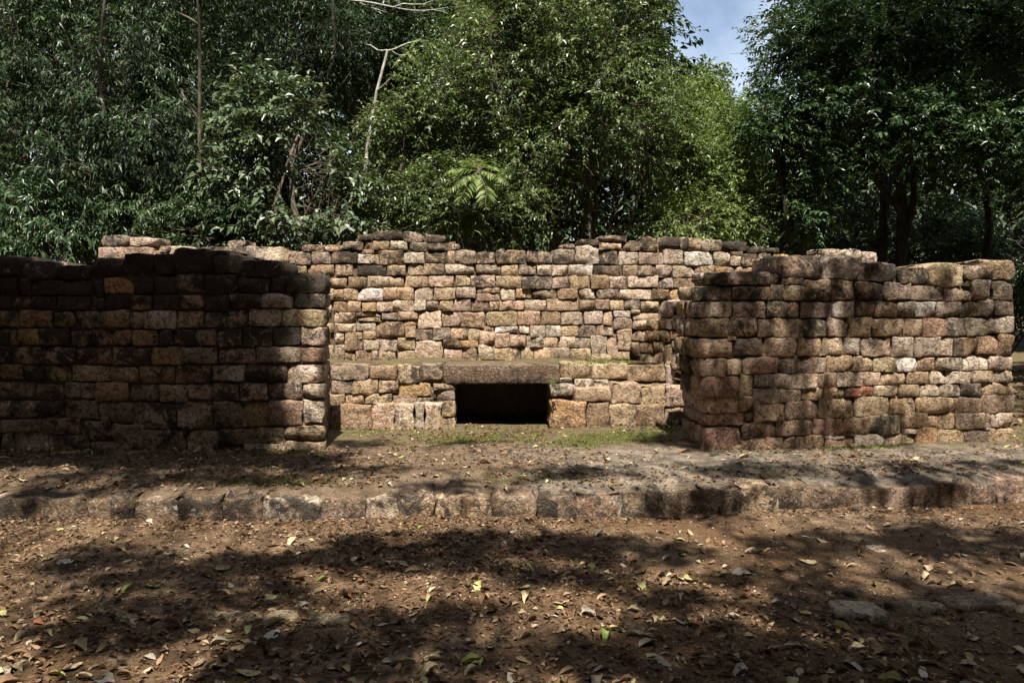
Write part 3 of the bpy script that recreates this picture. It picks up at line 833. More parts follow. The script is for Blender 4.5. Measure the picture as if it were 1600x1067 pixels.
def spray(lv, P, D, style, rng, tone0=None, scale=1.0):
    """Leafy twigs from points P heading along D."""
    st = STY[style]; n = len(P); k = st['n']
    tl = st['tl'] * scale * rng.uniform(0.6, 1.25, n)
    t = (np.arange(k) + 0.7) / k
    sag = rng.uniform(0.0, 0.5, n)
    pos = P[:, None] + D[:, None] * (tl[:, None] * t)[..., None]
    pos[..., 2] -= (sag * tl)[:, None] * t ** 2
    S = nrm(np.cross(D, np.array([0, 0, 1.0]) + rng.normal(0, 0.3, (n, 3))))
    sgn = np.where(np.arange(k) % 2 == 0, 1.0, -1.0)
    dl = D[:, None] * 0.6 + S[:, None] * (sgn * st['side'])[None, :, None] + rng.normal(0, 0.28, (n, k, 3))
    dl[..., 2] -= st['hang'] * rng.uniform(0.5, 1.4, (n, k))
    base = rng.random(n) if tone0 is None else tone0
    tone = np.clip(base[:, None] * 0.6 + 0.4 * rng.random((n, k)), 0, 1)
    sz = scale * rng.uniform(0.6, 1.2, (n, k))
    lv.add(pos.reshape(-1, 3), dl.reshape(-1, 3), (st['L'] * sz).ravel(), (st['W'] * sz).ravel(), rng, tone=tone.ravel())

def blob_points(blobs, n, rng, seed, gap, shell=2.4, f=0.9):
    """Twig feet spread through ellipsoids, thinned by a clump noise so that gaps and tufts appear."""
    vol = np.array([(b[1][0] * b[1][1] + b[1][0] * b[1][2] + b[1][1] * b[1][2]) for b in blobs])
    cnt = rng.multinomial(int(n * 2.2), vol / vol.sum())
    Ps, Ds = [], []
    for (c, r_), m in zip(blobs, cnt):
        d = nrm(rng.normal(size=(m, 3)))
        rad = rng.random(m) ** (1 / shell)
        Ps.append(np.asarray(c) + d * rad[:, None] * np.asarray(r_))
        Ds.append(nrm(d * np.array([1, 1, 0.6])))
    P, D = np.concatenate(Ps), np.concatenate(Ds)
    keep = (clump_noise(P, seed, f) > gap) & (P[:, 2] > 0.25)
    P, D = P[keep], D[keep]
    if len(P) > n:
        i = rng.permutation(len(P))[:n]; P, D = P[i], D[i]
    return P, D

def pblob(px, py, rx, ry, Y, rd):
    """An ellipsoid of foliage standing at distance Y, sized from the photograph."""
    c = at_depth(px, py, Y)
    s_ = Y / F_PX
    return (c, (rx * s_, rd, ry * s_))

BARK = mat_bark("grey_brown_bark", (0.055, 0.042, 0.030), (0.15, 0.12, 0.09))
BARK_D = mat_bark("dark_bark", (0.018, 0.014, 0.010), (0.060, 0.048, 0.036))
BARK_P = mat_bark("pale_bark", (0.20, 0.18, 0.15), (0.48, 0.45, 0.40))
LM = {
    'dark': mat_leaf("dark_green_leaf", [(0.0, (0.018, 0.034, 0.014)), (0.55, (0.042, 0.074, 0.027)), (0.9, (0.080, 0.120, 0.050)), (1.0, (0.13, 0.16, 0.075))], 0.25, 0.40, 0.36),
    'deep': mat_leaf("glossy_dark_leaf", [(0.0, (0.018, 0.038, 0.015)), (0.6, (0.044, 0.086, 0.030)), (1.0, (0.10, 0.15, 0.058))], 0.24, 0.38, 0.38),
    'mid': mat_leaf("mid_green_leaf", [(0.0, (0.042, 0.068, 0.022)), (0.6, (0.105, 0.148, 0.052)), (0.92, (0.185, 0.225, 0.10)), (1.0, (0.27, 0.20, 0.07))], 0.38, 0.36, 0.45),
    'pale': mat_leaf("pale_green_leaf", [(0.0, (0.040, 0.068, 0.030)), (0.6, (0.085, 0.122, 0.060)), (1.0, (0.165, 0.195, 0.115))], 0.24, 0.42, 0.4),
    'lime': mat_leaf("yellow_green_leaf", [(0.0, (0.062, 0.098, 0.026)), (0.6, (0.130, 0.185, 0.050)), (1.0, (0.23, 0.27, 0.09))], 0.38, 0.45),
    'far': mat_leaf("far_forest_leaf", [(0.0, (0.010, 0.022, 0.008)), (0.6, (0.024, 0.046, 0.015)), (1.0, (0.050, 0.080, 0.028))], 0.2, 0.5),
}

def plant(name, label, cat, base, blobs, n, style, mat, seed, gap=-0.35, trunk=None, bark=BARK, stems=1, r0=0.07, group=None, limb_n=None, scale=1.0, shell=2.4, f=0.9, twigs=0.10, z0=TZ):
    """Empty at the foot > trunk (stems and limbs), crown (leaves), twigs."""
    rng = np.random.default_rng(seed)
    root = tag(empty(name, (base[0], base[1], z0)), label, cat, group)
    o = np.array([base[0], base[1], z0])
    P, D = blob_points(blobs, n, rng, seed, gap, shell, f)
    lv = Leaves()
    spray(lv, P - o, nrm(D + rng.normal(0, 0.5, D.shape) + np.array([0, 0, STY[style]['up']])), style, rng, scale=scale)
    obj("crown", lv.mesh("crown"), LM[mat], root)
    paths = []
    top = max(b[0][2] for b in blobs)
    for k in range(stems):
        sp = rng.normal(0, 0.10 * (stems > 1), 3); sp[2] = -0.1
        tgt = np.array(trunk if trunk is not None else [np.mean([b[0][0] for b in blobs]), np.mean([b[0][1] for b in blobs]), top]) - o
        if stems > 1:
            tgt = np.asarray(blobs[k % len(blobs)][0]) - o
        path = bend(sp, tgt, rng, 12, 0.045)
        paths.append((path, r0 * np.linspace(1, 0.28, 12) * rng.uniform(0.75, 1.1)))
        for b in [blobs[i] for i in rng.permutation(len(blobs))[:limb_n or min(6, len(blobs))]]:
            j = int(rng.integers(3, 10))
            e = np.asarray(b[0]) + rng.normal(0, 0.4, 3) * np.asarray(b[1]) - o
            lp = bend(path[j], e, rng, 8, 0.07)
            paths.append((lp, np.linspace(r0 * 0.42, r0 * 0.10, 8)))
            for q in range(3):
                e2 = np.asarray(b[0]) + nrm(rng.normal(size=3)) * np.asarray(b[1]) * 0.85 - o
                paths.append((bend(lp[int(rng.integers(3, 8))], e2, rng, 6, 0.08), np.linspace(r0 * 0.16, 0.004, 6)))
    V, F = tubes(paths, 7)
    obj("trunk", tri_mesh("trunk", V, F), bark, root)
    m = int(len(P) * twigs)
    if m:
        tw = []
        for p, d in zip(P[:m] - o, D[:m]):
            tw.append((bend(p - d * rng.uniform(0.2, 0.5), p + d * 0.4 + np.array([0, 0, -0.05]), rng, 4, 0.06), np.linspace(0.009, 0.003, 4)))
        V, F = tubes(tw, 3)
        tag(obj("twigs", tri_mesh("twigs", V, F), bark, root), kind="stuff")
    return root

def foot(px, Y):
    p = at_depth(px, 470, Y)
    return (p[0], p[1])

# ---- forest edge behind the ruin, left to right
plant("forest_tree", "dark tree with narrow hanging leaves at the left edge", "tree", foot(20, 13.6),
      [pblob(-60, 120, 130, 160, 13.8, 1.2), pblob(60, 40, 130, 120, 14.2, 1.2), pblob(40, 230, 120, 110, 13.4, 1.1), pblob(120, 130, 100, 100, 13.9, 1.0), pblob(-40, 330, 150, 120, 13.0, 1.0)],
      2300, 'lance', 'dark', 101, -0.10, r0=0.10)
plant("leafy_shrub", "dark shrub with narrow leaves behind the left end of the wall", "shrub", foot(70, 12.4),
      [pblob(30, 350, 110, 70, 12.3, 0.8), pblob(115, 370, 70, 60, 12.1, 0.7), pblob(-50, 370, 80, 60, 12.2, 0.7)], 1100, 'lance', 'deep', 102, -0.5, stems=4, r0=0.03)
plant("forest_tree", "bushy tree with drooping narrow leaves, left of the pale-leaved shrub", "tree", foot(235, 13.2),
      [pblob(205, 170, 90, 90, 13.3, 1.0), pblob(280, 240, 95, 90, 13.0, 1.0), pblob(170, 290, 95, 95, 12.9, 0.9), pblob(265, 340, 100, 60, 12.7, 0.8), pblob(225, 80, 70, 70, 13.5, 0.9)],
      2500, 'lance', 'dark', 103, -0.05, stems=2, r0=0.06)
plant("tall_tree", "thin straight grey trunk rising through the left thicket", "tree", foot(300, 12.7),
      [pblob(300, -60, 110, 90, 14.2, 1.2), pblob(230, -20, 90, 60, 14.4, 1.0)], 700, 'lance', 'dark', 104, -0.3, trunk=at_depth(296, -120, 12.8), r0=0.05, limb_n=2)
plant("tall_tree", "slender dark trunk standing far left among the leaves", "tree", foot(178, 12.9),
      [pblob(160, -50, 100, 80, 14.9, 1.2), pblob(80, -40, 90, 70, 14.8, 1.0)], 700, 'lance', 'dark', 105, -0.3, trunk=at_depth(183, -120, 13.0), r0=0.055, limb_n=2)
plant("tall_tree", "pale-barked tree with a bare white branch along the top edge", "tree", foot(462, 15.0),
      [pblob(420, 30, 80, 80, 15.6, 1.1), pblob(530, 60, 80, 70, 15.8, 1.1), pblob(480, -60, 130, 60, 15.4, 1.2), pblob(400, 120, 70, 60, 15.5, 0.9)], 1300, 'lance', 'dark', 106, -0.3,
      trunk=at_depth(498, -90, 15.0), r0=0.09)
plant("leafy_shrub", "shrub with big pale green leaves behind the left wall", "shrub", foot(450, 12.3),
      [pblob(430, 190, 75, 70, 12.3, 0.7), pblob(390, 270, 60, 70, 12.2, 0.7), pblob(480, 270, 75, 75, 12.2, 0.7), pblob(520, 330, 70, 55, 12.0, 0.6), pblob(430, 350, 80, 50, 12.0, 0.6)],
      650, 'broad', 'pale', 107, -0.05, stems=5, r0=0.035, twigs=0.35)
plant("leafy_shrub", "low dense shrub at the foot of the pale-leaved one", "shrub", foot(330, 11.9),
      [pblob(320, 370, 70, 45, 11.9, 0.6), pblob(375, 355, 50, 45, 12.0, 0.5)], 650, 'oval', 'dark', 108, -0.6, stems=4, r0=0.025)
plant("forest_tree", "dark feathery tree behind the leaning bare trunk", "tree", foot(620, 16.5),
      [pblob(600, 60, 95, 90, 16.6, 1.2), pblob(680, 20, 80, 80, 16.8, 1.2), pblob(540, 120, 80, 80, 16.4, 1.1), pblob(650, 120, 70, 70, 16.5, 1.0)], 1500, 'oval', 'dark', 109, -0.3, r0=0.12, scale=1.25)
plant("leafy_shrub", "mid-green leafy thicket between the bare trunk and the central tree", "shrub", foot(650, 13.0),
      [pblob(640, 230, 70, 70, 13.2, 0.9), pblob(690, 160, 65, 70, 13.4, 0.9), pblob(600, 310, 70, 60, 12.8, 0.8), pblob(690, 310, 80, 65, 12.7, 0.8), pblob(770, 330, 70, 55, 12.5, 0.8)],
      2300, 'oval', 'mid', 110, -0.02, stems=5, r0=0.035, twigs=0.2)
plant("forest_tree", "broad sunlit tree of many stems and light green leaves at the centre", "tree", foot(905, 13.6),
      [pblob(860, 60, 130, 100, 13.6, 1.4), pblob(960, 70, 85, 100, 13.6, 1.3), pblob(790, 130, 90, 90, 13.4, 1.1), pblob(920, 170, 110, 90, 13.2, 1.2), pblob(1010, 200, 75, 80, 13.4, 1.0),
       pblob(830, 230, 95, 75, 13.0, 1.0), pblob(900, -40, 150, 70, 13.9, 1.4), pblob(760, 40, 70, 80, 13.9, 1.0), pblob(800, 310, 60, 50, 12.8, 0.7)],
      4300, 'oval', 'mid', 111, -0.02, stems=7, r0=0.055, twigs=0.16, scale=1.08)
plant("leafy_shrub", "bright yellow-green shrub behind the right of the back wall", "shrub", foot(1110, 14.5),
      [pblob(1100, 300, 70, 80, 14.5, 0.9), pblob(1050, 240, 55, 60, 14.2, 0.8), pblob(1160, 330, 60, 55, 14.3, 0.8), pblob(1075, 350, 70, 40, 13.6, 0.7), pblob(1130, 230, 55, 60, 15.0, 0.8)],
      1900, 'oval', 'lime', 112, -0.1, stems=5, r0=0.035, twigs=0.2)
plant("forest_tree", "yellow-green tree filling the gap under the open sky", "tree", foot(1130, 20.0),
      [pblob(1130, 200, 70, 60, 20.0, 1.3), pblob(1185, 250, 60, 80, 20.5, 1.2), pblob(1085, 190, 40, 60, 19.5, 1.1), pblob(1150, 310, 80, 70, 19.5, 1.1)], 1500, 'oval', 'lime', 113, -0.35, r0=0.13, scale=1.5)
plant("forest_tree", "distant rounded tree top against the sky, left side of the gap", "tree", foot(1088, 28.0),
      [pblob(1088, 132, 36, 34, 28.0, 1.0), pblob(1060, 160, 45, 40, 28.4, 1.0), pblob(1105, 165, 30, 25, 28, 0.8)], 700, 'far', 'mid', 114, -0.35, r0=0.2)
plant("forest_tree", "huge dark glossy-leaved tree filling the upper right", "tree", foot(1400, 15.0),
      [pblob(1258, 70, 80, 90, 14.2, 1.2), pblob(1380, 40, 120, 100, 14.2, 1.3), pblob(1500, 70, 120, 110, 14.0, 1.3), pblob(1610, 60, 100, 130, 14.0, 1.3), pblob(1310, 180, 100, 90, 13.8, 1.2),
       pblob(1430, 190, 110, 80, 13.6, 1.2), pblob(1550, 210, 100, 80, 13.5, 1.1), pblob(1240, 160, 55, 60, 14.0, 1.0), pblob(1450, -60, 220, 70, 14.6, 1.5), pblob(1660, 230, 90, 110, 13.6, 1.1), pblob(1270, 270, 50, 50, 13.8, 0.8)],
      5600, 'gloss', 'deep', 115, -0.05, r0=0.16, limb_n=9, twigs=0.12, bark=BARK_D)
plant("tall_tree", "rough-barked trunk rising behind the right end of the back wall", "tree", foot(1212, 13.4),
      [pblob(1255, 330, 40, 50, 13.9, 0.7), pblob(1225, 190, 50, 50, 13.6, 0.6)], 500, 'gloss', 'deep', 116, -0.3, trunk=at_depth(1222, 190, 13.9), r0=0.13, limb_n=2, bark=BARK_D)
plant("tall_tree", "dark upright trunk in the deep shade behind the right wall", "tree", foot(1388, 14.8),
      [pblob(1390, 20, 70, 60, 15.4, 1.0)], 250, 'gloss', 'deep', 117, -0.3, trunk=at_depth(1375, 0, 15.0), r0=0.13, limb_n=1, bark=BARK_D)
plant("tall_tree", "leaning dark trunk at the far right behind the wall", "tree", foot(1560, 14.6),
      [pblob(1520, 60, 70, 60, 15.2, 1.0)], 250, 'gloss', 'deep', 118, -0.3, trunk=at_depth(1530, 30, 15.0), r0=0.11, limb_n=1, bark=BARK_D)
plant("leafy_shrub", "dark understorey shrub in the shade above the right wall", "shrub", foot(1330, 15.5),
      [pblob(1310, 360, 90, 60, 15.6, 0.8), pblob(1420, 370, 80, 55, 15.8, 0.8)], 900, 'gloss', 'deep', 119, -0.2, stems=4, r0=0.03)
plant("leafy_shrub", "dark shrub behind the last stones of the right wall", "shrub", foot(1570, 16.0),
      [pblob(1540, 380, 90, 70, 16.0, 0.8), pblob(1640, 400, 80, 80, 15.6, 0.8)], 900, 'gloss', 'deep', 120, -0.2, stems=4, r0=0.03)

# ---- deeper forest: each a tree of its own
deep = [(-150, 24, 0), (60, 22, 1), (230, 25, 2), (400, 21, 3), (560, 24, 4), (720, 21, 5), (870, 23, 6), (1000, 22, 7), (1270, 23, 8), (1400, 21, 9), (1540, 24, 10), (1700, 22, 11), (-330, 20, 12), (1880, 21, 13)]
where = ["beyond the left edge of the thicket", "behind the far-left trunk", "behind the bushy narrow-leaved tree", "behind the pale-leaved shrub", "behind the leaning bare trunk", "behind the fern-leaved sapling",
         "behind the left half of the central tree", "behind the right half of the central tree", "behind the rough-barked trunk", "behind the dark upright trunk", "behind the right end of the wall", "beyond the right edge of the thicket",
         "farthest out on the left", "farthest out on the right"]
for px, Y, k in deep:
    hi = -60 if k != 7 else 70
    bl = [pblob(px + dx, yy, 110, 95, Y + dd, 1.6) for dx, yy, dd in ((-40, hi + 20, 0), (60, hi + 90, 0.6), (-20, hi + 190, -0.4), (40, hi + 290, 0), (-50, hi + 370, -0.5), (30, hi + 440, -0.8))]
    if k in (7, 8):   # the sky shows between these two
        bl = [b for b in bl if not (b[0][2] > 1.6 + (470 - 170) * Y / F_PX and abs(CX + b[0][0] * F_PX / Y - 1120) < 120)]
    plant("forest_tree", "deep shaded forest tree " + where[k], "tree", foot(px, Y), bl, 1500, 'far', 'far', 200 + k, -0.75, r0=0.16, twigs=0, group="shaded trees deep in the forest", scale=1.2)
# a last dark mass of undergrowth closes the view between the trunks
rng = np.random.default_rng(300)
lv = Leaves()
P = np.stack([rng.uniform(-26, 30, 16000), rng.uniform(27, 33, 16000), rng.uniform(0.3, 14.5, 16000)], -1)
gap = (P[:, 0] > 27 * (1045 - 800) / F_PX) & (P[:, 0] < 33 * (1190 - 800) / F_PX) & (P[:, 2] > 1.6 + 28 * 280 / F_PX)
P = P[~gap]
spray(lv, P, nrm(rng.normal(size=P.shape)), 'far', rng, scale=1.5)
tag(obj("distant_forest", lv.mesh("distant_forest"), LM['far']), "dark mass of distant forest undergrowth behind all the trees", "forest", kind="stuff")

# ---- leaning bare trunk with a few feathery sprays
def frond(root, foot_, tip, n, L, W, mat, rng, name="frond", droop=0.25):
    P = bend(foot_, tip, rng, 9, 0.03); P[:, 2] -= np.linspace(0, 1, 9) ** 2 * droop
    V, F = tubes([(P, np.linspace(0.008, 0.003, 9))], 4)
    fo = obj(name, None or tri_mesh(name, V, F), BARK, root)
    t = np.linspace(0.15, 1, n)
    Q = np.stack([np.interp(t, np.linspace(0, 1, 9), P[:, k]) for k in range(3)], -1)
    T = nrm(np.gradient(Q, axis=0)); S = nrm(np.cross(T, np.array([0, 0, 1.0])))
    lv = Leaves()
    for sg in (1, -1):
        prof = np.sin(np.clip(t * 0.9 + 0.12, 0, 1) * math.pi) ** 0.5
        lv.add(Q, S * sg + T * 0.55 + np.array([0, 0, -0.25]), L * prof, W * prof + 0.006, rng, droop=0.35, fold=0.1)
    tag(obj("leaflets", lv.mesh("leaflets"), LM[mat], fo), kind="stuff")

rng = np.random.default_rng(401)
b0 = at_depth(560, 300, 12.9)
ft = np.array([b0[0] - 0.15, 12.9, TZ])
lt = tag(empty("bare_tree", ft), "leaning pale bare trunk with a broken forked top", "tree")
top = at_depth(606, 80, 12.9)
mid_ = at_depth(572, 238, 12.9)
pts = np.array([ft - ft, (mid_ - ft) * 0.5, mid_ - ft, 0.5 * (mid_ + top) - ft + np.array([-0.03, 0, 0]), top - ft])
tt = np.linspace(0, 1, 5); t2 = np.linspace(0, 1, 16)
tp = np.stack([np.interp(t2, tt, pts[:, k]) for k in range(3)], -1) + rng.normal(0, 0.012, (16, 3))
V, F = tubes([(tp, np.linspace(0.040, 0.021, 16))], 8)
obj("trunk", tri_mesh("trunk", V, F), BARK_P, lt)
for (x, y) in ((572, 70), (640, 88), (612, 122), (668, 66)):
    e = at_depth(x, y, 12.9 + rng.uniform(-0.3, 0.2)) - ft
    V, F = tubes([(bend(tp[-1 if y != 122 else -4], e, rng, 7, 0.05), np.linspace(0.018, 0.007, 7))], 5)
    obj("branch", tri_mesh("branch", V, F), BARK_P, lt)
for (x0, y0, x1, y1) in ((632, 84, 655, 80), (640, 86, 612, 82), (655, 64, 690, 56), (660, 62, 640, 52), (668, 64, 692, 70)):
    frond(lt, at_depth(x0, y0, 12.8) - ft, at_depth(x1, y1, 12.7) - ft, 9, 0.12, 0.05, 'lime', rng)

# white branch along the top edge
rng = np.random.default_rng(402)
wb0 = at_depth(492, -120, 14.4)
wb = tag(empty("bare_branch", at_depth(500, 8, 14.3)), "long bare white branch stretched across the top edge of the picture", "branch")
o_ = np.array(at_depth(500, 8, 14.3))
paths = [(bend(at_depth(480, -10, 14.3) - o_, at_depth(700, 12, 14.1) - o_, rng, 14, 0.02), np.linspace(0.026, 0.006, 14))]
for (x, y) in ((590, -20), (560, 20), (655, 22), (640, -4)):
    j = int((x - 500) / 220 * 13)
    paths.append((bend(paths[0][0][j], at_depth(x + 45, y, 14.1) - o_, rng, 6, 0.05), np.linspace(0.016, 0.005, 6)))
V, F = tubes(paths, 6)
obj("limb", tri_mesh("limb", V, F), BARK_P, wb)

# ---- fern-leaved sapling
rng = np.random.default_rng(403)
fb = at_depth(748, 268, 11.5)
ff = np.array([fb[0], 11.5, TZ])
fern = tag(empty("fern_sapling", ff), "sapling with arching feather-like fronds, left of the central tree", "sapling")
V, F = tubes([(bend((0, 0, -0.1), fb - ff, rng, 8, 0.03), np.linspace(0.022, 0.012, 8))], 6)
obj("stem", tri_mesh("stem", V, F), BARK, fern)
for (x, y, dd) in ((700, 240, 0), (698, 272, -0.3), (712, 292, -0.5), (770, 226, 0.2), (795, 262, -0.3), (790, 240, 0.1), (742, 222, 0.3), (760, 300, -0.6), (728, 226, 0.2)):
    frond(fern, fb - ff, at_depth(x, y, 11.5 + dd) - ff, 17, 0.20, 0.048, 'lime', rng)

# ---- weeds
def weed(p, h, n, L, W, mat, label, seed, name="weed", group=None):
    rng = np.random.default_rng(seed)
    root = tag(empty(name, p), label, "plant", group)
    lv, tw = Leaves(), []
    for k in range(n):
        a = rng.uniform(0, 6.28); e = np.array([math.cos(a) * h * 0.55, math.sin(a) * h * 0.55, h * rng.uniform(0.5, 1)])
        path = bend((0, 0, -0.01), e, rng, 5, 0.05)
        tw.append((path, np.linspace(0.003, 0.0015, 5)))
        m = 4
        lv.add(path[1:], nrm(rng.normal(0, 0.7, (m, 3)) + nrm(e) * 0.9), L * rng.uniform(0.6, 1.1, m), W * rng.uniform(0.7, 1.1, m), rng)
    V, F = tubes(tw, 3)
    obj("stems", tri_mesh("stems", V, F), BARK, root)
    obj("leaves", lv.mesh("leaves"), LM[mat], root)

bs = lambda px, py: P_BENCH.world(P_BENCH.uv(px, py)[0], zt - 0.01, 0)
def on_bench(px, py):
    return on_level(px, py, zt - 0.015)
weed(on_bench(931, 559), 0.10, 6, 0.075, 0.022, 'lime', "bright green weed on the bench in front of the back wall", 501)
weed(on_bench(943, 557), 0.17, 5, 0.05, 0.020, 'lime', "taller thin weed beside the bright one on the bench", 502)
weed(on_level(864, 603, 0.68), 0.07, 5, 0.05, 0.028, 'lime', "small weed sprouting where the lintel meets the right block", 503)
weed(on_level(1049, 668, TZ), 0.09, 5, 0.07, 0.040, 'lime', "small green weed at the right foot of the bench", 504)
weed(on_level(1096, 700, TZ), 0.07, 5, 0.06, 0.028, 'mid', "green weed at the corner of the right-hand wall", 505)
weed(on_level(607, 562, zt), 0.06, 6, 0.05, 0.015, 'lime', "tuft of weed on the bench left of the lintel", 506)
weed(on_level(14, 697, TZ), 0.16, 6, 0.08, 0.030, 'mid', "green weed at the foot of the shaded left wall", 507)
weed(on_level(392, 800, 0.02), 0.07, 4, 0.05, 0.030, 'mid', "tiny weed against the kerb on the left", 508)
weed(on_level(206, 698, TZ), 0.06, 5, 0.05, 0.022, 'mid', "low weed under the middle of the left wall", 509)
for i, (px, py, hh) in enumerate(((715, 392, 0.5), (742, 392, 0.4), (778, 394, 0.45), (812, 392, 0.4), (842, 390, 0.5), (872, 386, 0.7), (690, 388, 0.5))):
    q = at_depth(px, py, 11.2); 
    root_z = TZ
    weed((q[0], q[1], TZ), q[2] - TZ + hh * 0.45, 16, 0.14, 0.045, 'lime' if i % 2 else 'mid',
         ["leafy plant behind the dip in the back wall, first from its left", "leafy plant behind the dip, second from the left", "leafy plant in the middle of the dip in the back wall", "leafy plant behind the dip, just right of its middle",
          "leafy plant behind the dip, second from its right", "tall trailing plant at the right end of the dip", "leafy plant behind the left hump of the back wall"][i], 520 + i, "wild_plant", "plants behind the back wall")

# ------------------------------------------------------------------ trees behind the camera that shade the place
SH = np.random.default_rng(600)
SP, SDens = [], []
def shade(px, py, rx, ry, n, surf, lo=8.5, hi=13.0, wob=1.0):
    """Twigs whose shadow falls in an ellipse (metres) round the point seen at px, py on a surface."""
    if surf == 'L':
        u, v = P_LEFT.uv(px, py); c = P_LEFT.world(u, v); ex, ey = P_LEFT.u, np.array([0, 0, 1.0])
    elif surf == 'R':
        u, v = P_RIGHT.uv(px, py); c = P_RIGHT.world(u, v); ex, ey = P_RIGHT.u, np.array([0, 0, 1.0])
    elif isinstance(surf, tuple):
        c = at_depth(px, py, surf[0]); ex, ey = np.array([1.0, 0, 0]), np.array([0, 0, 1.0])
    else:
        c = on_level(px, py, surf); ex, ey = np.array([1.0, 0, 0]), np.array([0, 1.0, 0])
    a, r_ = SH.uniform(0, 6.28, n), np.sqrt(SH.random(n))
    p = c + ex * (rx * r_ * np.cos(a))[:, None] + ey * (ry * r_ * np.sin(a))[:, None]
    t = SH.uniform(lo, hi) + SH.normal(0, 0.45, n)
    SP.append(p + SUN * t[:, None]); SDens.append(n)

def shades():
    for x in (-330, -200, -90, 20, 130, 240, 330):
        shade(x, 470, 0.62, 0.50, 90, 'L'); shade(x, 620, 0.62, 0.50, 95, 'L')
        shade(x, 540, 0.60, 0.40, 70, 'L')
    shade(395, 450, 0.25, 0.25, 14, 'L'); shade(400, 580, 0.20, 0.35, 12, 'L'); shade(330, 650, 0.5, 0.25, 26, 'L'); shade(440, 430, 0.25, 0.15, 9, 'L')
    for x in (1130, 1230, 1330, 1430, 1530):
        n_ = int(10 - 4 * (x > 1380)); shade(x, 460, 0.40, 0.35, n_, 'R'); shade(x, 640, 0.40, 0.30, n_ - 2, 'R')
    shade(1130, 520, 0.30, 0.55, 13, 'R'); shade(1230, 560, 0.35, 0.40, 9, 'R'); shade(1330, 470, 0.5, 0.25, 8, 'R'); shade(1150, 660, 0.4, 0.25, 10, 'R')
    for x in (-160, -60, 40, 150, 260, 370, 465):
        shade(x, 716, 0.42, 0.32, 80, TZ)
    for (x, y, rx, ry, n) in ((600, 735, 0.7, 0.12, 22), (900, 735, 0.7, 0.14, 20), (1180, 730, 0.6, 0.2, 26), (1400, 735, 0.6, 0.2, 22), (1560, 725, 0.4, 0.2, 12), (560, 692, 0.3, 0.15, 14), (1040, 688, 0.25, 0.14, 14), (200, 742, 0.8, 0.14, 30), (420, 745, 0.5, 0.12, 16), (720, 690, 0.35, 0.1, 8)):
        shade(x, y, rx, ry, n, TZ)
    for (x, y, rx, ry, n) in ((250, 880, 0.75, 0.22, 34), (700, 845, 0.9, 0.22, 46), (80, 800, 0.4, 0.1, 10), (1000, 860, 0.5, 0.3, 34), (1330, 850, 0.7, 0.25, 44), (1530, 850, 0.55, 0.5, 60), (1420, 960, 0.8, 0.35, 85), (1150, 985, 0.5, 0.22, 30),
                              (1250, 1040, 0.8, 0.25, 66), (1500, 1050, 0.5, 0.3, 50), (830, 900, 0.5, 0.18, 24), (430, 930, 0.4, 0.16, 18), (200, 950, 0.5, 0.1, 14), (480, 1010, 0.25, 0.22, 16), (900, 1020, 0.35, 0.2, 20), (120, 870, 0.3, 0.2, 12), (700, 1000, 0.25, 0.15, 8),
                              (470, 1020, 0.45, 0.28, 40), (250, 985, 0.6, 0.16, 34), (640, 960, 0.5, 0.12, 20), (860, 850, 0.6, 0.22, 30), (600, 870, 1.0, 0.2, 60), (330, 905, 0.6, 0.15, 26), (1250, 900, 0.6, 0.2, 24), (1560, 960, 0.5, 0.4, 34), (1050, 930, 0.4, 0.15, 14), (620, 1050, 0.3, 0.15, 10), (1100, 1050, 0.5, 0.15, 20),
                              (1100, 800, 0.5, 0.06, 12), (700, 792, 0.5, 0.05, 10), (1400, 785, 0.5, 0.06, 14), (150, 790, 0.5, 0.05, 8)):
        shade(x, y, rx, ry, n, 0.0)
    shade(1035, 540, 0.40, 0.40, 12, (9.3,))
    # the forest edge on the left and far right lies in half shade
    for (x, y, Y, rx, ry, n) in ((40, 150, 13, 1.6, 1.8, 90), (150, 330, 12.6, 1.2, 0.9, 50), (280, 330, 12.6, 1.0, 0.7, 25), (260, 120, 13, 1.2, 1.2, 40), (500, 60, 15, 1.3, 0.9, 80), (1400, 320, 14.2, 2.6, 0.9, 330), (1540, 360, 14.4, 1.0, 0.9, 90), (1400, 90, 13.6, 1.6, 1.2, 70), (1560, 120, 13.4, 1.3, 1.3, 90)):
        shade(x, y, rx, ry, n, (Y,), 14, 19)
shades()
ALLP = np.concatenate(SP)
cen = np.array([p.mean(0) for p in SP])
bases = [(-5.5, -5.5), (-1.5, -8.0), (3.5, -6.5), (7.5, -4.5)]
own = np.argmin([[abs(c[0] - b[0]) for b in bases] for c in cen], axis=1)
names = ["tall shade tree behind the viewer on the far left", "tall shade tree behind the viewer, left of centre", "tall shade tree behind the viewer, right of centre", "tall shade tree behind the viewer on the far right"]
for k, bse in enumerate(bases):
    rng = np.random.default_rng(610 + k)
    root = tag(empty("shade_tree", (*bse, 0)), names[k], "tree", "trees that shade the ruin from behind the viewer")
    o = np.array([*bse, 0.0])
    mine = [i for i in range(len(SP)) if own[i] == k]
    lv = Leaves(); paths = []
    tk = bend((0, 0, -0.2), (rng.uniform(-0.5, 0.5), 1.0, 9.0), rng, 12, 0.02)
    paths.append((tk, np.linspace(0.30, 0.12, 12)))
    for i in mine:
        P = SP[i] - o
        D = nrm(rng.normal(size=P.shape) * np.array([1, 1, 0.5]))
        spray(lv, P - D * 0.2, D, 'shade', rng)
        paths.append((bend(tk[int(rng.integers(6, 12))], cen[i] - o, rng, 9, 0.05), np.linspace(0.032, 0.006, 9)))
    obj("crown", lv.mesh("crown"), LM['dark'], root)
    V, F = tubes(paths, 7)
    obj("trunk", tri_mesh("trunk", V, F), BARK, root)
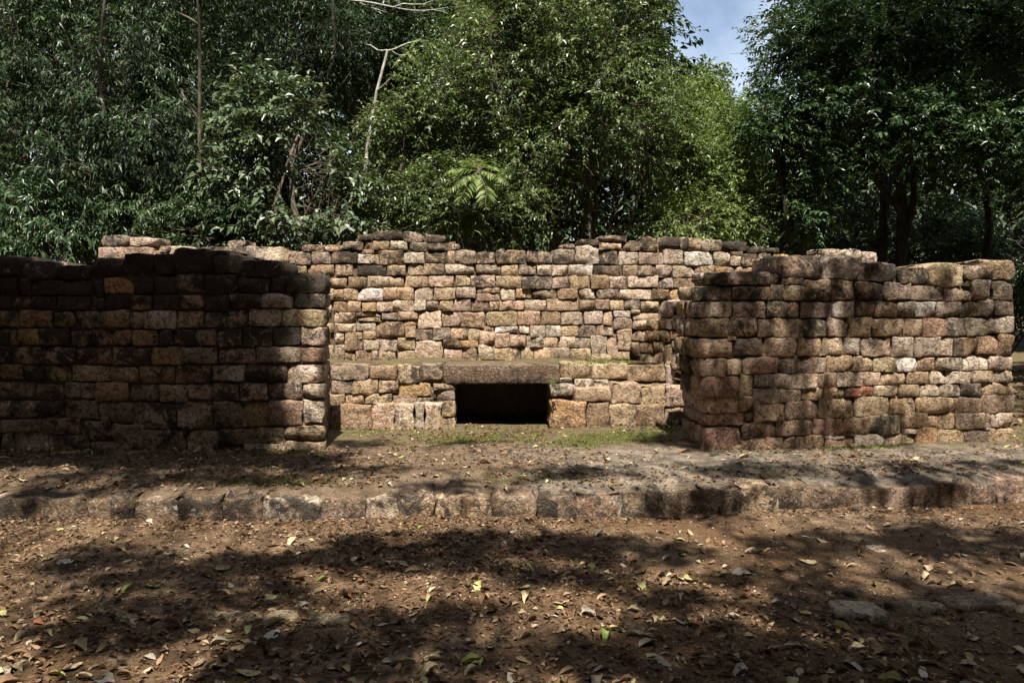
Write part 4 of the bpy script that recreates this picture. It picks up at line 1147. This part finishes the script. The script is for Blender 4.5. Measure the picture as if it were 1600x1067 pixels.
# unseen forest added behind and beside the viewer to dim the sky light
ring = [(-12.6, 9.5, "on the left, level with the ruin"), (-10.2, 5, "on the left of the clearing"), (-9, 0.5, "on the left, level with the viewer"), (-9, -4, "on the left behind the viewer"), (-7, -7.5, "behind the viewer's left shoulder"),
        (-3.5, -8, "straight behind the viewer, left one"), (0, -8.5, "straight behind the viewer, middle one"), (3.5, -8, "straight behind the viewer, right one"), (7, -7.5, "behind the viewer's right shoulder"),
        (10, -4, "on the right behind the viewer"), (10.5, 0.5, "on the right, level with the viewer"), (11.8, 5, "on the right of the clearing"), (13, 9.5, "on the right, level with the ruin")]
for k, (x, y, w_) in enumerate(ring):
    tall = 0.85 if y > 4 else (1.4 if abs(x) > 8.5 else 1.2)
    bl = [((x + dx, y + dy, z * tall), (2.8, 2.8, 2.3 * tall)) for dx, dy, z in ((0, 0, 10), (1.2, -0.8, 7), (-1.2, 0.8, 7.5), (0.6, 0.9, 4.5), (-0.6, -0.9, 2.6), (0, 0, 12.3))]
    plant("forest_tree", "tall forest tree added out of view, " + w_, "tree", (x, y), bl, 1100, 'far', 'far', 800 + k, -1.2, r0=0.2, twigs=0, group="forest added around the clearing, out of view, to dim the sky light", scale=2.2, z0=0.0)

# ------------------------------------------------------------------ fallen leaves
M_FL = [("pale tan curled", mat_dead("pale_tan_dead_leaf", (0.47, 0.37, 0.22)), 9), ("grey papery", mat_dead("grey_dead_leaf", (0.44, 0.385, 0.30)), 5), ("yellow-green", mat_dead("yellow_green_leaf_fallen", (0.46, 0.41, 0.17)), 4),
        ("bright green", mat_dead("green_leaf_fallen", (0.25, 0.30, 0.08)), 0.7), ("brown crisp", mat_dead("brown_dead_leaf", (0.22, 0.13, 0.07)), 3), ("rust red", mat_dead("rust_leaf_fallen", (0.30, 0.11, 0.055)), 0.6)]
def leaf_form(rng):
    """An ovate leaf, curled across and along, with a short stalk."""
    n = 7
    t = np.linspace(0, 1, n)
    wd = np.sin(math.pi * t ** 0.8) ** 0.9 * rng.uniform(0.20, 0.29)
    c1, c2, tw = rng.uniform(0.1, 1.2), rng.uniform(-0.7, 1.1), rng.normal(0, 0.7)
    ang = c2 * (t - 0.5)
    x = (t - 0.5); z = 0.28 * c2 * (x ** 2) * 2
    rows = []
    for s_ in (-1, -0.5, 0, 0.5, 1):
        yy = wd * s_ * (1 + (0.18 * rng.normal(size=n) if abs(s_) == 1 else 0))
        rows.append(np.stack([x + 0.02 * rng.normal(size=n), yy * math.cos(c1 * abs(s_) * 0.8), z + abs(s_) ** 1.5 * wd * c1 * 0.9 + tw * yy * x], -1))
    V = np.stack(rows, 1).reshape(-1, 3)
    i = np.arange(n * 5).reshape(n, 5)
    F = np.stack([i[:-1, :-1], i[1:, :-1], i[1:, 1:], i[:-1, 1:]], -1).reshape(-1, 4)
    V[:, 2] -= V[:, 2].min()
    sv, sf = tubes([(np.array([[-0.5, 0, 0.02], [-0.58, 0.01, 0.03], [-0.66, 0.03, 0.01]]), np.array([0.012, 0.010, 0.008]))], 3)
    F = np.concatenate([F, sf + len(V)]); V = np.concatenate([V, sv])
    return V, F
rng = np.random.default_rng(700)
forms = [leaf_form(rng) for _ in range(9)]
fmesh = {}
for ti, (_, m_, _) in enumerate(M_FL):
    for fi, (V, F) in enumerate(forms):
        me = tri_mesh("fallen_leaf", V, F); me.materials.append(m_); fmesh[ti, fi] = me
wts = np.array([m_[2] for m_ in M_FL], float); wts /= wts.sum()
def surf_z(x, y):
    return float(terrace_z(np.array(x), np.array(y))) if y > kerb_y(x) + 0.12 else float(ground_z(np.array(x), np.array(y)))
cnt = 0
while cnt < 300:
    px, py = rng.uniform(-40, 1640), 815 + 260 * rng.random() ** 0.8
    if cnt > 235:
        py = rng.uniform(700, 760)
    p = on_level(px, py, 0.0 if py > 800 else TZ)
    if py <= 800 and not (p[1] > kerb_y(p[0]) + 0.15):
        continue
    ti, fi = int(rng.choice(len(M_FL), p=wts)), int(rng.integers(len(forms)))
    s_ = rng.uniform(0.07, 0.140) * (1 if rng.random() < 0.65 else 0.65)
    o = obj("fallen_leaf", fmesh[ti, fi], None, None, (p[0], p[1], surf_z(p[0], p[1]) + 0.004), (rng.normal(0, 0.22), rng.normal(0, 0.18), rng.uniform(0, 6.28)))
    o.scale = (s_, s_, s_)
    on_t = py <= 800
    side = "left" if px < 530 else ("middle" if px < 1070 else "right")
    depth_ = "close to the kerb" if py < 880 else ("halfway to the kerb" if py < 965 else "in the near foreground")
    tag(o, ("small " if s_ < 0.09 else "large ") + M_FL[ti][0] + (f" fallen leaf on the terrace, {side} part" if on_t else f" fallen leaf on the dirt, {side} {depth_}"), "leaf",
        "fallen leaves on the terrace" if on_t else "fallen leaves on the dirt")
    cnt += 1

# finer litter nobody could count
def litter(name, label, pts, zs, smin, smax, mat, seed, flat=0.35):
    rng = np.random.default_rng(seed)
    n = len(pts)
    lv = Leaves()
    a = rng.uniform(0, 6.28, n)
    D = np.stack([np.cos(a), np.sin(a), rng.normal(0.05, 0.22, n)], -1)
    L = smin + (smax - smin) * rng.random(n) ** 2.2
    P = np.concatenate([pts, zs[:, None] + 0.004 + 0.2 * L[:, None] * rng.random((n, 1))], 1)
    lv.add(P, D, L, L * rng.uniform(0.35, 0.65, n), rng, up=np.array([0, 0, 1.0]), fold=0.3, droop=0.15)
    return tag(obj(name, lv.mesh(name), mat), label, "litter", kind="stuff")
M_LIT = mat_leaf("leaf_crumbs", [(0.0, (0.040, 0.022, 0.011)), (0.5, (0.12, 0.066, 0.034)), (0.82, (0.20, 0.125, 0.072)), (0.96, (0.31, 0.22, 0.135)), (1.0, (0.42, 0.35, 0.21))], 0.05, 0.8, 0.15)
rng = np.random.default_rng(710)
x, y = rng.uniform(-5.2, 5.4, 85000), 2.9 + 3.3 * rng.random(85000) ** 0.9
dens = 0.34 + 0.35 * wav(x, y, 44, f0=0.3, f1=1.8) + 0.40 * np.clip(0.6 - x * 0.55, -1.0, 1) + 0.6 * (kerb_y(x) - y < 0.18)
keep = (y < kerb_y(x) - 0.02) & (rng.random(85000) < np.clip(dens, 0.10, 1) * 0.9)
litter("leaf_litter", "fine brown leaf litter scattered over the dirt before the kerb", np.stack([x, y], -1)[keep], ground_z(x, y)[keep], 0.009, 0.054, M_LIT, 711)
x, y = rng.uniform(-6.5, 7.5, 48000), rng.uniform(5.9, 9.0, 48000)
dens = 0.42 + 0.30 * wav(x, y, 45, f0=0.4, f1=2.2) + 0.55 * (x < -0.9) * (y < 7.6) + 0.3 * (y - kerb_y(x) < 0.5)
keep = (y > kerb_y(x) + 0.2) & (rng.random(48000) < np.clip(dens, 0.05, 1) * 0.9)
litter("leaf_litter", "brown leaf litter strewn on the terrace and the floor of the room", np.stack([x, y], -1)[keep], terrace_z(x, y)[keep], 0.009, 0.060, M_LIT, 712)
x, y = rng.uniform(4.2, 14, 9000), rng.uniform(8.6, 16, 9000)
litter("leaf_litter", "brown leaf litter on the forest floor beyond the right wall", np.stack([x, y], -1), terrace_z(x, y), 0.03, 0.11, M_LIT, 713)
# middling whole leaves, too many to count
rng = np.random.default_rng(715)
Vs, Fs, As, n0 = [], [], [], 0
for k in range(1000):
    px, py = rng.uniform(-60, 1660), 812 + 260 * rng.random() ** 0.9
    if k > 820:
        py = rng.uniform(700, 764)
    p = on_level(px, py, 0.0 if py > 800 else TZ)
    if py <= 800 and not (p[1] > kerb_y(p[0]) + 0.15):
        continue
    V, F = forms[int(rng.integers(len(forms)))]
    sz, a = rng.uniform(0.03, 0.08), rng.uniform(0, 6.28)
    ca, sa = math.cos(a), math.sin(a)
    Q = V * sz * np.array([1, rng.uniform(0.8, 1.2), rng.uniform(0.6, 1.6)])
    Q = np.stack([Q[:, 0] * ca - Q[:, 1] * sa, Q[:, 0] * sa + Q[:, 1] * ca, Q[:, 2] + Q[:, 0] * rng.normal(0, 0.25)], -1)
    Q += np.array([p[0], p[1], surf_z(p[0], p[1]) + 0.006])
    Vs.append(Q); Fs.append(F + n0); As.append(np.full(len(V), 0.45 + 0.55 * rng.random())); n0 += len(V)
tag(obj("leaf_litter", tri_mesh("leaf_litter", np.concatenate(Vs), np.concatenate(Fs), np.concatenate(As)), M_LIT), "small whole dry leaves strewn between the larger ones", "litter", kind="stuff")
# pale grit
rng = np.random.default_rng(720)
n = 9000
x, y = rng.uniform(-5, 5.2, n), 2.9 + 3.1 * rng.random(n)
keep = (y < kerb_y(x) - 0.02) & (rng.random(n) < np.clip(0.5 + 0.4 * wav(x, y, 51, f0=0.5, f1=3), 0.05, 1))
x, y = x[keep], y[keep]; n = len(x)
s_ = 0.0016 + 0.0045 * rng.random(n) ** 3
oc = np.array([(1, 0, 0), (-1, 0, 0), (0, 1, 0), (0, -1, 0), (0, 0, 1), (0, 0, -1)], float)
fc = np.array([(0, 2, 4), (2, 1, 4), (1, 3, 4), (3, 0, 4)])
V = np.stack([x, y, ground_z(x, y) + 0.002], -1)[:, None] + oc[None] * s_[:, None, None] * rng.uniform(0.6, 1.3, (n, 6, 1))
F = (np.arange(n) * 6)[:, None, None] + fc[None]
k_ = Nodes("pale_grit")
tag(obj("grit", tri_mesh("grit", V.reshape(-1, 3), F.reshape(-1, 3), smooth=False), k_.done(k_.bsdf((0.52, 0.46, 0.38), 0.9))), "pale grit sprinkled over the brown dirt", "grit", kind="stuff")

# short turf on the floor of the room, along the kerb and on the bench
M_TURF = mat_leaf("turf_blade", [(0.0, (0.050, 0.070, 0.012)), (0.6, (0.11, 0.14, 0.025)), (1.0, (0.22, 0.22, 0.06))], 0.3, 0.6, 0.2)
def turf(name, label, x, y, z, h, seed):
    rng = np.random.default_rng(seed)
    n = len(x)
    lv = Leaves()
    lv.add(np.stack([x, y, z], -1), nrm(rng.normal(0, 0.6, (n, 3)) * np.array([1, 1, 0.2]) + np.array([0, 0, 0.8])), h * rng.uniform(0.4, 1.2, n), h * 0.28, rng, droop=0.2)
    tag(obj(name, lv.mesh(name), M_TURF), label, "grass", kind="stuff")
rng = np.random.default_rng(730)
x, y = rng.uniform(-1.75, 1.85, 60000), rng.uniform(7.2, 8.9, 60000)
cx_ = np.exp(-((x - 1.0) / 0.95) ** 2 - ((y - 8.05) / 0.42) ** 2) + 0.75 * np.exp(-((x - 0.1) / 0.9) ** 2 - ((y - 7.95) / 0.16) ** 2) + 0.35 * np.exp(-((x + 0.9) / 0.9) ** 2 - ((y - 8.3) / 0.3) ** 2)
keep = rng.random(60000) < np.clip(cx_ * 0.9 + 0.55 * wav(x, y, 61, f0=0.9, f1=6) * (cx_ > 0.12) - 0.1, 0, 1) * 0.9
turf("turf", "short green turf on the floor inside the doorway", x[keep], y[keep], terrace_z(x, y)[keep] - 0.002, 0.022, 731)
x = rng.uniform(-2.5, 3.0, 9000); y = kerb_y(x) + 0.30 + np.abs(rng.normal(0, 0.16, 9000))
keep = rng.random(9000) < np.clip(0.12 + 0.5 * wav(x, y, 62, f0=0.6, f1=3), 0, 1)
turf("turf", "thin line of grass just behind the kerb stones", x[keep], y[keep], terrace_z(x, y)[keep] - 0.002, 0.026, 732)
u = rng.uniform(-1.5, 1.7, 7000); yy = rng.uniform(0.16, 1.0, 7000)
keep = rng.random(7000) < np.clip(0.10 + 0.30 * (u > 0.55) + 0.22 * wav(u, yy, 63, f0=0.6, f1=4), 0, 1)
w_ = P_BENCH.o[None] + P_BENCH.u[None] * u[keep, None] + P_BENCH.n[None] * yy[keep, None]
turf("turf", "thin green growth on top of the bench", w_[:, 0], w_[:, 1], np.full(keep.sum(), zt - 0.03), 0.030, 733)
# growth along the feet of the walls
rng = np.random.default_rng(741)
u = rng.uniform(0.0, 2.95, 5000); d_ = -np.abs(rng.normal(0, 0.05, 5000)) - 0.02
keep = rng.random(5000) < np.clip(0.05 + 0.55 * wav(u, u * 0, 64, f0=0.5, f1=4), 0, 1)
w_ = P_RIGHT.o[None] + P_RIGHT.u[None] * u[keep, None] + P_RIGHT.n[None] * d_[keep, None]
turf("turf", "sparse green growth along the foot of the right-hand wall", w_[:, 0], w_[:, 1], terrace_z(w_[:, 0], w_[:, 1]) - 0.002, 0.030, 742)
u = rng.uniform(-3.2, 0.05, 5000); d_ = -np.abs(rng.normal(0, 0.06, 5000)) - 0.02
keep = rng.random(5000) < np.clip(0.02 + 0.4 * wav(u, u * 0, 65, f0=0.5, f1=4), 0, 1)
w_ = P_LEFT.o[None] + P_LEFT.u[None] * u[keep, None] + P_LEFT.n[None] * d_[keep, None]
turf("turf", "sparse green growth along the foot of the left-hand wall", w_[:, 0], w_[:, 1], terrace_z(w_[:, 0], w_[:, 1]) - 0.002, 0.030, 743)
